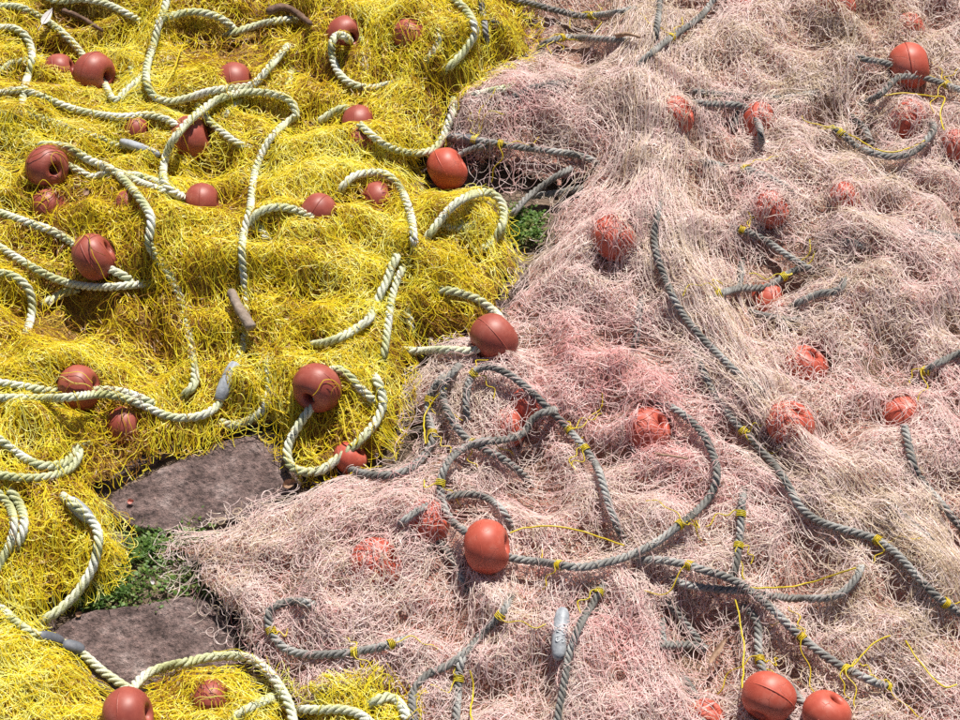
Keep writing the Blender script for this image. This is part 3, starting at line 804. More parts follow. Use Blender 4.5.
def fix(parts_spec):
    out = []
    for (P, ok), cover, *sh in parts_spec:
        out.append((P, drop_in_floats(P, ok, not cover), sh[0] if sh else 0.0))
    return out

ynet = tag(empty('fishing_net', (-0.75, 0.1, 0)), 'bright yellow fishing net heaped over the left half of the paving', 'fishing net', 'fishing nets spread out to dry')
pnet = tag(empty('fishing_net', (0.55, -0.1, 0)), 'pale pink fishing net spread over the right half, bunched along a ridge', 'fishing net', 'fishing nets spread out to dry')
def under(o, root):
    o.location = -Vector(root.location)
    return o
ky, kp = keeper(TY), keeper(TP)
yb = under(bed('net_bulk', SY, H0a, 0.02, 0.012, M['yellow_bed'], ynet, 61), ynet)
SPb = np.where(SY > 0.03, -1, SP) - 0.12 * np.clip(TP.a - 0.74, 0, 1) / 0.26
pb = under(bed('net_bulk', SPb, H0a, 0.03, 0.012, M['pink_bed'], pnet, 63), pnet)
tag(yb, 'deep brownish layers of the yellow net, darkened by shade in their colour', kind='stuff'); tag(pb, 'deep reddish layers of the pink net, darkened by shade in their colour', kind='stuff')
nofield = lambda x, y: x * 0
Y = fix([
    (lattice(SYg, 0.5, 0.019, 0.0095, 201, H0, -0.003, 0.005, 3, 0.004, -0.005, 1.0, ky), False, -0.40),  # deepest sheet tinted brown, the shade of the gaps put into its colour
    (lattice(SYg, 1.7, 0.018, 0.0090, 221, HC, 0.003, 0.005, 3, 0.005, -0.012, 1.0, ky), True, -0.08),
    (lattice(SYg, 2.6, 0.018, 0.0090, 241, H0, 0.008, 0.006, 4, 0.006, -0.018, 1.2, ky), False, 0.04),
    (lattice(SYg, 1.1, 0.019, 0.0095, 251, H0, 0.012, 0.007, 4, 0.006, -0.014, 1.3, ky), False, 0.08),
    (combed(SYg, fy, 3600, 36, 0.0062, 261, H0, 0.004, 0.014, 0.0, 0.36, thin_seed(TY)), False),
    (combed(SYg, nofield, 6000, 40, 0.0054, 271, H0, 0.008, 0.013, -0.008, near=thin_seed(TY), curl=0.27), False, 0.05),
])
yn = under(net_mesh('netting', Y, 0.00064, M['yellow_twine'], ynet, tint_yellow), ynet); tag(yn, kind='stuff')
sdfP = lambda x, y: np.where(SYg(x, y) > 0.02, -1.0, SPg(x, y))
ridge_w = Grid(np.exp(-(dr / 0.11) ** 2))
def near_ridge(x, y, r): return (r.random(x.shape) > TP(x, y)) & (r.random(x.shape) < 0.22 + 0.78 * ridge_w(x, y))
Pk = fix([
    (lattice(sdfP, 0.2, 0.019, 0.0095, 301, H0, -0.003, 0.005, 3, 0.004, -0.005, 1.0, kp), False, 0.30),  # deepest sheet reddened, warm shade of the gaps painted into the strands
    (lattice(sdfP, 1.1, 0.018, 0.0090, 321, HC, 0.003, 0.004, 3, 0.005, -0.012, 1.0, kp), True, 0.10),
    (lattice(sdfP, 2.2, 0.018, 0.0090, 341, HC, 0.007, 0.005, 4, 0.006, -0.022, 1.15, kp), True, -0.06),
    (lattice(sdfP, 2.9, 0.018, 0.0090, 351, H0, 0.011, 0.006, 4, 0.006, -0.016, 1.25, kp), False, -0.08),
    (combed(sdfP, fp, 3600, 38, 0.0070, 361, H0, 0.006, 0.014, 0.0, 0.22, near_ridge), False, -0.04),
    (combed(sdfP, nofield, 2600, 38, 0.0054, 371, H0, 0.007, 0.012, -0.02, near=thin_seed(TP), curl=0.27), False, -0.06),
    (combed(sdfP, nofield, 3000, 38, 0.0054, 373, HC, 0.004, 0.012, -0.02, near=thin_seed(TP), curl=0.27), True, -0.02),
])
pn = under(net_mesh('netting', Pk, 0.00058, M['pink_twine'], pnet, tint_pink), pnet); tag(pn, kind='stuff')

# ------------------------------------------------------------------ ropes
T, D, S_ = 0.019, 0.004, -0.03     # lies on top, half veiled by the net, sunk below it
ROPES = [
 # white ropes of the yellow net
 ('w', 'white rope running from the top left corner through the glossy bare float', T, [(-20, 5), (0, 6), (20, 7), (37, 15), (57, 28), (73, 43), (84, 57), (94, 72), (103, 81), (114, 101), (126, 91), (138, 81), (146, 70, S_)]),
 ('w', 'white rope hook curling down beside the left edge, left of the glossy bare float', T, [(-15, 27), (0, 28), (13, 28), (26, 36), (32, 53), (30, 70), (25, 85), (22, 110, D), (24, 122, S_)]),
 ('w', 'half hidden white rope end at the left edge behind the hooked rope', D, [(-15, 72), (0, 70), (13, 63), (32, 60), (52, 56, S_)]),
 ('w', 'white rope wandering right from the left edge to the roped float', T, [(-15, 96), (0, 93), (23, 90), (50, 100), (70, 108), (90, 113), (117, 117), (135, 116), (150, 115), (163, 118), (174, 124, 0.03), (188, 134, 0.03)]),
 ('w', 'veiled white rope running under the net below the long wandering rope', D, [(-15, 112), (0, 114), (30, 115), (60, 125), (90, 135), (112, 143), (130, 147)]),
 ('w', 'white rope along the top edge at far left', T, [(30, -10), (57, 1), (80, -1), (100, 2), (112, 6), (133, 17), (148, 26, S_)]),
 ('w', 'thick white rope loop dropping from the top edge and turning right', 0.03, [(168, -25), (167, 0), (160, 20), (154, 43), (147, 66), (147, 84), (155, 97), (168, 101), (185, 99), (207, 92), (230, 88), (250, 86), (262, 76), (272, 64), (282, 53), (288, 46, D)]),
 ('w', 'white rope arch branching right from the dropping loop, near top edge', 0.034, [(158, 24, 0.02), (165, 18), (175, 15), (190, 12), (205, 13), (220, 18), (231, 26), (236, 34, S_)]),
 ('w', 'short white rope beside the brown bark near the top', T, [(224, 38, S_), (230, 34), (247, 28), (262, 24), (275, 21), (290, 19), (300, 22, S_)]),
 ('w', 'white rope bowed in front of the roped float and turning down', 0.032, [(296, 118), (294, 106), (284, 97), (267, 93), (247, 92), (230, 95), (215, 101), (198, 113, 0.06), (184, 126, 0.075), (174, 139, 0.07), (167, 153), (163, 170), (165, 184), (175, 194), (186, 199, D), (200, 212, D), (212, 232, S_)]),
 ('w', 'long white rope falling past the stick and sweeping left to the edge', T, [(296, 116, 0.028), (285, 124), (277, 131), (267, 144), (260, 158), (255, 172), (252, 190), (250, 210), (245, 228), (242, 245), (243, 267), (246, 300, D), (245, 337, D), (239, 358, D), (230, 382, D), (222, 398), (215, 408), (200, 416), (180, 418), (162, 414), (140, 404), (117, 396, 0.05), (98, 394, 0.075), (80, 396, 0.085), (60, 398, 0.06), (40, 398), (0, 398), (-20, 399)]),
 ('w', 'white rope entering the ring-like float and rising to the twin ropes', T, [(44, 165), (53, 162), (66, 165), (77, 170), (90, 177), (103, 175), (115, 173), (128, 177), (140, 183), (160, 190), (178, 195), (190, 203, S_)]),
 ('w', 'upper of the twin white ropes, slanting down past the veiled floats', 0.03, [(36, 146, S_), (45, 145), (67, 147), (87, 159), (104, 166), (115, 172), (124, 180), (133, 190), (143, 203), (151, 218), (150, 232), (149, 244), (156, 256, D), (166, 270, D), (177, 290, D), (184, 312, D), (189, 335, D), (193, 363, D), (195, 381), (188, 392), (178, 402, S_)]),
 ('w', 'lower of the twin white ropes, ending beside the round red float', T, [(110, 172, D), (127, 174), (142, 177), (157, 182), (170, 189), (182, 196, D)]),
 ('w', 'white rope slanting from the left edge down to the threaded float', T, [(-15, 209), (0, 213), (20, 220), (35, 225), (50, 230), (65, 238), (80, 248), (94, 257), (106, 267), (116, 272), (128, 278), (136, 284, S_)]),
 ('w', 'white rope passing just below the threaded float, coming from the left edge', 0.026, [(-15, 240), (0, 247), (20, 260), (47, 275), (62, 281), (77, 285), (95, 287), (113, 287), (130, 285), (142, 284, D), (152, 282, S_)]),
 ('w', 'white rope hook hanging below the left edge ropes', T, [(-12, 272), (7, 274), (20, 280), (29, 290), (32, 303), (31, 318), (26, 332, D), (18, 345, S_)]),
 ('w', 'shaded rope tail under the rope below the threaded float', D, [(40, 306, S_), (46, 302), (56, 297), (67, 292), (80, 289)]),
 ('w', 'white rope behind the float crossed by ropes, coming from the left edge', 0.016, [(-15, 381), (0, 383), (33, 388), (58, 392), (80, 391), (100, 390), (118, 391), (135, 396), (150, 402), (163, 406, S_)]),
 ('w', 'white rope bending at the left edge above the second paving gap', T, [(-15, 434), (0, 440), (12, 449), (24, 458), (36, 464), (50, 466), (64, 463), (72, 455, D), (76, 447, D), (90, 442, S_)]),
 ('w', 'white rope curving from under the net back to the left edge', T, [(79, 446, S_), (79, 455), (73, 466), (58, 474), (44, 477), (27, 478), (0, 475), (-15, 474)]),
 ('w', 'veiled white rope arc right of the lead weight, above the stone', D, [(262, 345, S_), (267, 362), (270, 380), (268, 395), (262, 411), (248, 421), (234, 425), (219, 422)]),
 ('w', 'white rope loop below the dark red float, reaching over the stone', 0.026, [(318, 395), (314, 404), (305, 416), (296, 430), (288, 446), (288, 460), (294, 469), (306, 472), (322, 470), (340, 457), (354, 446), (366, 434), (377, 420), (383, 405), (381, 390), (377, 381), (371, 372, S_)]),
 ('w', 'white rope slanting right from behind the dark red float', T, [(322, 380, D), (334, 369), (345, 373), (354, 381), (362, 390), (371, 398), (378, 408, S_)]),
 ('w', 'left strand of the pair of upright white ropes in the net middle', 0.03, [(398, 250, S_), (396, 259), (391, 268), (387, 280), (381, 292), (375, 308, D), (368, 320), (357, 328), (345, 335), (332, 341), (320, 344), (305, 345, S_)]),
 ('w', 'right strand of the pair of upright white ropes in the net middle', T, [(405, 262, S_), (402, 270), (397, 281), (393, 294), (390, 308), (388, 325), (386, 340), (384, 355), (382, 366, S_)]),
 ('w', 'short white rope showing between net folds right of the upright pair', D, [(404, 305, S_), (408, 314), (411, 325), (410, 338, S_)]),
 ('w', 'white rope arching down onto the tilted float', T, [(424, 287, S_), (438, 290, D), (452, 291), (464, 294), (477, 299), (489, 307), (499, 317), (503, 327), (498, 336)]),
 ('w', 'white rope entering the tilted float from the left', T, [(400, 350, S_), (412, 351), (424, 351), (440, 350), (455, 350), (470, 351), (482, 347), (492, 340)]),
 ('w', 'white rope curling through the ring-like float at the top', T, [(350, 42), (346, 37, 0.06), (337, 35, 0.05), (332, 43, 0.04), (332, 55), (337, 70), (345, 80), (357, 86), (373, 88, D), (392, 84, D), (405, 80, S_)]),
 ('w', 'short white rope hanging from the right of the ring-like float', D, [(362, 38), (366, 48), (365, 58), (366, 70), (370, 82, S_)]),
 ('w', 'white rope curve left of the topmost rope arch, in yellow net', D, [(436, 20, S_), (440, 32), (437, 46), (428, 59), (418, 68, S_)]),
 ('w', 'white rope arch from the top edge down beside the grey ropes', T, [(448, -14), (453, -2), (465, 9), (473, 22), (475, 34), (468, 46), (460, 56), (450, 66), (440, 74, S_)]),
 ('w', 'rope swag hanging from the float and rising along the net edge', 0.03, [(359, 124), (370, 134), (384, 144), (400, 151), (416, 153), (430, 151), (440, 143), (446, 131), (451, 117), (454, 105, D), (452, 96, S_)]),
 ('w', 'short white rope running into the swag float from the left', T, [(312, 128, S_), (322, 120), (332, 113), (344, 108), (354, 112, D)]),
 ('w', 'faint white rope under the bottom edge of the upper yellow net', D, [(462, 98, S_), (474, 95), (490, 91), (505, 88), (520, 80, S_)]),
 ('w', 'white rope arching over the dull veiled float', T, [(334, 198, S_), (342, 188), (352, 177), (366, 173), (382, 173), (394, 180), (402, 192), (408, 206), (412, 222), (414, 240), (416, 252, S_)]),
 ('w', 'green tinged rope loop rising at the right tip of the yellow net', 0.04, [(424, 242, D), (432, 231), (442, 218), (453, 206), (464, 198), (478, 193), (491, 193), (501, 202), (504, 214), (501, 228), (494, 240, D), (480, 250, D), (466, 256, S_)]),
 ('w', 'veiled white rope beneath the green tinged rope loop', D, [(428, 214, S_), (440, 222), (452, 228), (464, 226), (478, 222, S_)]),
 ('w', 'white rope arch entering the float right of the vertical rope', T, [(252, 236, S_), (254, 218), (264, 210), (278, 207), (292, 209), (306, 214), (316, 218)]),
 ('w', 'outer of two white ropes bending at the left edge, lower half', T, [(-8, 488), (2, 497), (10, 507), (14, 524), (11, 541), (4, 556), (-6, 574)]),
 ('w', 'inner of two white ropes bending at the left edge, lower half', T, [(2, 486, S_), (12, 493), (20, 505), (24, 520), (22, 535), (14, 550, D), (6, 562, S_)]),
 ('w', 'white rope with a taped end bowing out over the weeds', 0.035, [(62, 496, D), (70, 502), (82, 511), (92, 521), (98, 533), (98, 547), (94, 564), (86, 580), (76, 594), (64, 606), (52, 615), (40, 623, D), (28, 630, S_)]),
 ('w', 'white rope running down along the lower stone to the bottom arch', T, [(-12, 600, D), (0, 607, D), (18, 624), (34, 634), (50, 639), (64, 643), (77, 650), (90, 660), (102, 671), (115, 680), (127, 688), (136, 694, D)]),
 ('w', 'big white rope arch over the lower stone at the bottom left', 0.036, [(130, 704, D), (129, 695), (135, 685), (147, 674), (162, 668), (180, 664), (196, 660), (213, 657), (232, 656), (248, 658), (262, 666), (275, 680), (284, 694), (291, 710), (294, 730)]),
 ('w', 'short white rope inside the bottom left arch', T, [(230, 722, D), (242, 712), (256, 705), (270, 698), (280, 692, S_)]),
 ('w', 'yellowed rope along the bottom edge right of the arch', T, [(296, 712, S_), (304, 710), (320, 710), (336, 709), (350, 711), (362, 716), (374, 726)]),
 ('w', 'small yellowed rope hump at the bottom edge beside pink net', T, [(366, 708, S_), (374, 702), (386, 697), (396, 700), (403, 709), (408, 722)]),
 ('w', 'white rope slanting down right from behind the roped float', T, [(196, 104, S_), (203, 113), (211, 123), (222, 132), (234, 141), (246, 147, D), (254, 150, S_)]),
 ('w', 'shaded rope piece rising right behind the roped float', D, [(216, 128, S_), (222, 120), (229, 110), (238, 101), (246, 92, S_)]),
 ('w', 'short rope piece under the bend of the dropping rope loop', D, [(150, 72, S_), (160, 64), (172, 57), (184, 50, S_)]),
 ('w', 'thin hidden rope left of the dropping loop, above the wandering rope', D, [(128, 52, S_), (131, 66), (134, 80), (138, 92), (136, 104, S_)]),
 ('w', 'short upright rope piece in yellow net left of the ring-like top float', D, [(292, 66, S_), (290, 76), (288, 88), (290, 100, S_)]),
 ('w', 'rope piece arching in the dim net below the float right of the vertical rope', D, [(256, 222, S_), (262, 230), (268, 240), (276, 248, S_)]),
 # grey ropes of the pink net
 ('g', 'dark grey rope running right from the top edge, tied with yellow twine', T, [(500, -8), (517, 0), (532, 4), (547, 8), (564, 12), (580, 16), (600, 15), (620, 12), (636, 8, D)]),
 ('g', 'upright grey rope behind the tip of the upper yellow net', T, [(480, -14), (481, 2), (484, 20), (486, 36), (488, 50, S_)]),
 ('g', 'grey rope crossing behind the tip of the yellow net', D, [(478, 16, S_), (490, 20), (500, 26), (512, 30, S_)]),
 ('g', 'dark grey rope with two yellow ties below the top edge rope', T, [(536, 50, S_), (547, 43), (556, 39), (570, 37), (584, 38), (600, 39), (616, 40), (630, 40, D), (644, 36, S_)]),
 ('g', 'frayed grey rope under the pale net fringe', D, [(504, 104, S_), (514, 96), (526, 90), (540, 86), (560, 83), (580, 80, S_)]),
 ('g', 'grey rope running right from the bare ball float edge under the fringe', T, [(436, 140, S_), (446, 137), (462, 138), (480, 141), (500, 144), (525, 148), (550, 151), (572, 154), (590, 159), (602, 166, S_)]),
 ('g', 'stub of grey rope at the right of the bare ball float', T, [(452, 162), (462, 154), (472, 149), (484, 146), (494, 150, S_)]),
 ('g', 'bent grey rope above the small green weeds', 0.03, [(506, 222, S_), (514, 213), (521, 204), (530, 195), (541, 187), (551, 180), (562, 173), (572, 168, D)]),
 ('g', 'grey rope lying under the bent rope above the weeds', D, [(530, 196), (545, 195), (558, 193), (572, 190), (586, 187, S_)]),
 ('g', 'upright grey rope at the top edge above the ridge', T, [(662, -12), (660, 0), (658, 18), (656, 34), (654, 50, S_)]),
 ('g', 'grey rope slanting down left from the top edge to the ridge', T, [(720, -8), (712, 2), (702, 15), (688, 26), (673, 36), (660, 46), (648, 56), (638, 66, D), (630, 80, S_)]),
 ('g', 'dark rope under the net beside the upper of the veiled right floats', D, [(684, 88, S_), (694, 91), (710, 93), (728, 95), (757, 97), (780, 98), (795, 96), (812, 93), (828, 88, S_)]),
 ('g', 'grey rope bending down over the orange float, top right', T, [(688, 104, S_), (698, 103), (716, 104), (738, 105), (748, 109), (755, 117), (760, 130, 0.05), (762, 142), (763, 152, S_)]),
 ('g', 'short grey rope hanging left of the orange float, top right', D, [(742, 108), (738, 115), (734, 126), (730, 134, S_)]),
 ('g', 'dark rope arching over the hollow to the right edge', 0.045, [(852, 108, S_), (868, 101, D), (878, 96), (888, 87), (897, 78), (908, 76), (922, 77), (938, 82), (952, 87), (975, 96)]),
 ('g', 'grey rope curve cradling the bright orange float', 0.03, [(832, 128, D), (843, 135), (856, 146), (872, 153), (892, 157), (908, 154), (920, 147), (929, 137), (934, 128), (930, 120, S_)]),
 ('g', 'short dark rope leading to the float beside the arched rope', T, [(852, 55, S_), (864, 59), (876, 61), (890, 64), (904, 68)]),
 ('g', 'short rope in shadow left of the bright orange float', D, [(848, 114, S_), (857, 121), (865, 129), (870, 140), (876, 148, S_)]),
 ('g', 'thin dark rope slanting under the pink net above the buried float', D, [(696, 158, S_), (708, 163), (724, 166), (741, 168), (758, 173), (775, 181), (790, 190), (804, 198, S_)]),
 ('g', 'dark rope at the upper rim of the hollow on the right', T, [(730, 226, S_), (741, 230), (755, 235), (767, 241), (782, 252), (796, 261), (806, 267), (816, 274, S_)]),
 ('g', 'bent grey rope lying across the hollow on the right', T, [(712, 298, S_), (722, 293), (740, 288), (756, 288), (769, 286), (779, 280), (790, 273), (803, 268), (812, 269, D)]),
 ('g', 'upright rope stub dropping into the hollow from the left', D, [(742, 258, S_), (741, 268), (740, 280), (736, 290, D)]),
 ('g', 'short grey rope end at the right of the hollow', T, [(788, 309, S_), (798, 303), (810, 297), (822, 293), (834, 292), (842, 286), (845, 278, D)]),
 ('g', 'dark rope under the float in the hollow', D, [(744, 308, S_), (756, 314), (770, 317), (784, 320), (798, 320), (812, 316, S_)]),
 ('g', 'grey rope lying in the combed ridge down the middle of the pink net', T, [(660, 190, S_), (659, 205, D), (656, 222), (654, 240), (657, 256), (663, 273), (672, 295), (684, 316), (696, 331), (708, 344), (722, 358), (732, 368), (744, 379, D), (758, 388, D), (770, 396, S_)]),
 ('g', 'long grey rope following the ridge down to the right edge', T, [(690, 340, S_), (700, 364, D), (711, 386, D), (724, 408, D), (736, 424), (750, 438), (762, 452), (774, 465), (786, 482), (798, 504), (812, 517), (828, 525), (850, 531), (873, 538), (888, 547), (901, 558), (916, 575), (932, 592), (948, 605), (975, 622)]),
 ('g', 'upright rope left of the ridge near the small weeds', D, [(644, 292, S_), (640, 306), (638, 324), (636, 342), (630, 358, S_)]),
 ('g', 'short grey rope at the right edge ending in a yellow tie', T, [(975, 348), (958, 354), (942, 361), (930, 368), (922, 374, D), (912, 388, S_)]),
 ('g', 'grey rope hanging from the rightmost veiled float', T, [(904, 426, 0.03), (907, 438), (910, 452), (914, 467), (921, 480, D), (936, 498, D), (948, 512), (958, 524), (975, 540)]),
 ('g', 'veiled grey rope slanting below the hanging rope, right side', D, [(884, 500, S_), (892, 508), (906, 518), (920, 530), (932, 542), (944, 558, S_)]),
 ('g', 'dark rope under the net at the right edge, upper part', D, [(900, 238, S_), (913, 234), (930, 233), (948, 236), (975, 238)]),
 ('g', 'thin dark rope above the hollow near the diagonal strands', D, [(836, 236, S_), (848, 240), (860, 245), (872, 252, S_)]),
 ('g', 'grey rope curving past the bundle and under the crossing, centre', 0.03, [(462, 362, S_), (455, 370), (446, 382), (443, 398), (447, 411), (455, 425), (464, 436), (474, 444), (486, 450), (500, 457), (514, 467), (526, 478, D), (534, 490, S_)]),
 ('g', 'frayed rope bundle left of the centre rope loop', T, [(450, 370, S_), (440, 380), (432, 392), (428, 408), (430, 424), (433, 438), (428, 450), (416, 464), (400, 473), (380, 476), (364, 474), (352, 470), (344, 465, D)]),
 ('g', 'grey rope arch rising and falling right across the centre', 0.034, [(468, 420, D), (466, 406), (467, 390), (471, 377), (479, 369), (492, 367), (510, 375), (522, 384), (534, 394), (545, 405), (555, 415), (565, 425), (575, 437), (585, 449), (593, 460), (599, 472), (604, 488), (609, 505), (616, 524), (624, 540, D), (632, 552, S_)]),
 ('g', 'grey rope crossing the centre and leading down to the bare cracked float', 0.042, [(560, 408, S_), (550, 411), (540, 414), (531, 421), (526, 430), (518, 436), (500, 440), (486, 441), (474, 444), (462, 449), (450, 459), (443, 473), (440, 488), (443, 505), (450, 519), (460, 528), (472, 537), (486, 546, 0.028), (500, 553), (512, 558, 0.03), (530, 561, 0.03), (547, 563, 0.03), (565, 566, 0.03), (584, 567, 0.03), (604, 563, 0.03), (622, 558, 0.03), (640, 551, 0.03), (660, 540, 0.03), (678, 526, 0.03), (694, 513, 0.03), (708, 499, 0.03), (716, 482, 0.03), (716, 465, 0.03), (709, 445, 0.03), (698, 428, 0.03), (682, 414, 0.03), (668, 406, D), (654, 401, S_)]),
 ('g', 'dark rope half ring above the bare cracked float', 0.026, [(392, 528, S_), (402, 522), (414, 513), (424, 507), (438, 501), (452, 496), (468, 494), (484, 497), (498, 506), (506, 516), (511, 527, D), (514, 538, S_)]),
 ('g', 'grey rope under pale net left of the bare cracked float', D, [(424, 530, S_), (434, 538), (446, 550), (456, 564), (463, 582), (470, 598, S_)]),
 ('g', 'grey rope hook curling at the left end of the pink net', T, [(318, 606, S_), (308, 603), (296, 602), (283, 603), (272, 608), (268, 616), (270, 628), (276, 640), (286, 649), (302, 654), (320, 655), (338, 654), (354, 652), (372, 649), (388, 645), (404, 640, D), (420, 633, S_)]),
 ('g', 'grey rope climbing from the bottom edge in a long bend, lower middle', T, [(416, 728), (413, 712), (412, 696), (418, 684), (428, 674), (440, 669), (452, 663), (464, 653), (474, 643), (484, 632), (494, 623), (502, 613), (508, 602, D), (514, 590, S_)]),
 ('g', 'straight grey rope dropping to the bottom edge from the long bend', T, [(466, 652, D), (461, 662), (459, 674), (458, 690), (457, 706), (455, 730)]),
 ('g', 'grey rope beside the lead weight running to the bottom edge', T, [(606, 580, S_), (600, 591), (594, 602), (586, 614), (579, 627), (574, 640), (569, 656), (566, 672), (563, 690), (560, 706), (556, 730)]),
 ('g', 'upright grey rope with yellow ties below the big loop', T, [(744, 488, S_), (742, 500), (741, 516), (740, 534), (738, 550), (736, 564), (732, 578, D)]),
 ('g', 'long grey rope slanting down right from under the big loop', 0.034, [(628, 560, S_), (640, 561, D), (656, 560), (673, 562), (690, 566), (707, 571), (724, 576), (740, 584), (754, 594), (764, 602), (774, 611), (784, 621), (794, 631), (804, 640), (814, 648), (828, 658), (842, 667), (856, 674), (872, 681), (888, 687, D), (902, 692, S_)]),
 ('g', 'grey rope curving under the long slanting rope and up to the right', T, [(666, 576, S_), (680, 583), (694, 586), (708, 588), (726, 590), (744, 591), (764, 595), (790, 598), (810, 599), (828, 598), (840, 594), (850, 586), (858, 575), (861, 566, D)]),
 ('g', 'short grey rope hanging down to the bare bottom float', T, [(738, 606, S_), (746, 609), (753, 615), (758, 625), (758, 640), (759, 656), (763, 672), (767, 686)]),
 ('g', 'short grey rope between the two bottom floats', T, [(776, 676, D), (786, 682), (794, 692), (802, 702), (812, 710, D)]),
 ('g', 'frayed grey rope slanting in the shadowed patch, lower right of centre', D, [(660, 594, S_), (668, 603), (678, 615), (688, 627), (698, 640), (708, 652, S_)]),
 ('g', 'short level grey rope in the shadowed patch', D, [(650, 642, S_), (660, 645), (676, 645), (692, 645), (708, 650)]),
 ('g', 'short upright grey rope in the shadowed patch', D, [(662, 616, S_), (662, 626), (662, 636), (665, 646)]),
 ('g', 'grey rope slanting to the bottom edge left of the faint bottom float', D, [(678, 672, S_), (686, 682), (693, 692), (699, 706), (704, 728)]),
]

def rope_path(pts, lift, ds):
    P = np.array([(p[0], p[1]) for p in pts], float); L = np.array([p[2] if len(p) > 2 else lift for p in pts])
    Q = catmull(np.column_stack([P, L])[None], 8)[0]
    W = on_net(Q[:, 0], Q[:, 1], Q[:, 2])
    for _ in range(4):      # a stiff rope bridges the small hollows
        W[1:-1] = 0.5 * W[1:-1] + 0.25 * (W[2:] + W[:-2])
    d = np.r_[0, np.cumsum(np.linalg.norm(np.diff(W, axis=0), axis=1))]
    s = np.arange(0, d[-1], ds)
    return np.stack([np.interp(s, d, W[:, k]) for k in range(3)], 1)

def frames(C):
    Tn = np.gradient(C, axis=0); Tn /= np.linalg.norm(Tn, axis=1, keepdims=True) + 1e-9
    A = np.cross(Tn, [0.05, 0.02, 1.0]); A /= np.linalg.norm(A, axis=1, keepdims=True) + 1e-9
    return Tn, A, np.cross(A, Tn)

rope_index = []
for i, (kind, lab, lift, pts) in enumerate(ROPES):
    r = 0.0098 if kind == 'w' else 0.0084
    r *= 0.95 + 0.12 * ((i * 7) % 5) / 5
    pitch = 5.0 * r
    ds = pitch / 10
    C = rope_path(pts, lift, ds)
    Tn, A, B = frames(C)
    n = len(C); s = np.arange(n) * ds
    root = empty('white_rope' if kind == 'w' else 'grey_rope', C[n // 2])
    tag(root, lab, 'rope', 'white ropes of the yellow net' if kind == 'w' else 'grey ropes of the pink net')
    mat = M['white_rope' if kind == 'w' else 'grey_rope']
    wobl = 0.35 * noise(s, s * 0 + i, 9, 400 + i)
    for k in range(3):
        ph = 2 * math.pi * (s / pitch + k / 3) + wobl
        rr = 0.58 * r * (1 + 0.05 * noise(s, s * 0 + k, 30, 90 + i))
        X = C + (A * np.cos(ph)[:, None] + B * np.sin(ph)[:, None]) * rr[:, None]
        V, q, _ = tube(X[None], np.ones((1, n), bool), 0.455 * r, 6)
        nn = len(V)
        caps = [list(range(5, -1, -1)), list(range(nn - 6, nn))]
        tr = [[c[0], c[a], c[a + 1]] for c in caps for a in range(1, 5)]
        o = mesh_obj('strand', V - C[n // 2], q, tr, mat=mat, parent=root)
    rope_index.append((root, C, r, C[n // 2]))

# ------------------------------------------------------------------ netting that has slipped over the ropes and the buried floats
HRa = np.maximum(HC.a, H0a)
mk = np.zeros(GX.shape)
for root, C, r, _ in rope_index:
    for f in np.linspace(-1, 1, 7):
        Tn, A, B = frames(C)
        p = C + A * (f * r)
        ix = ((p[:, 0] - GX0) / GR).round().astype(int); iy = ((p[:, 1] - GY0) / GR).round().astype(int)
        ok = (ix >= 0) & (ix < len(gx)) & (iy >= 0) & (iy < len(gy))
        np.maximum.at(HRa, (iy[ok], ix[ok]), p[ok, 2] + r * math.sqrt(max(1 - f * f, 0.04)))
        mk[iy[ok], ix[ok]] = 1
for cx, cy, cz, R, st in F_C:
    if st == 3:
        d = np.hypot(GX - cx, GY - cy) / (R * 1.1)
        HRa = np.maximum(HRa, np.where(d < 1, cz + R * 1.02 * np.sqrt(np.clip(1 - d * d, 0, 1)), -1))
HR = Grid(np.maximum(HRa, blur(HRa, 1)))
for cx, cy, cz, R, st in F_C:
    if st >= 2: mk[np.hypot(GX - cx, GY - cy) < R] = 1
MK = Grid(np.clip(blur(mk, 4) * 2.0, 0, 1))
def over_ropes(x, y, r): return r.random(x.shape) < 0.10 + 0.9 * MK(x, y)
Yv = fix([(combed(SYg, nofield, 620, 26, 0.0060, 281, HR, 0.0015, 0.006, 0.0, curl=0.20, near=over_ropes), True),
          (combed(SYg, fy, 260, 26, 0.0060, 283, HR, 0.0015, 0.006, 0.0, 0.35, near=over_ropes), True)])
o = under(net_mesh('loose_netting', Yv, 0.00080, M['yellow_twine'], ynet, tint_yellow, False), ynet); tag(o, kind='stuff')
Pv = fix([(combed(sdfP, nofield, 900, 26, 0.0060, 381, HR, 0.0015, 0.006, 0.0, curl=0.20, near=over_ropes), True),
          (combed(sdfP, fp, 400, 28, 0.0064, 383, HR, 0.0015, 0.006, 0.0, 0.28, near=over_ropes), True)])
o = under(net_mesh('loose_netting', Pv, 0.00072, M['pink_twine'], pnet, tint_pink, False), pnet); tag(o, kind='stuff')

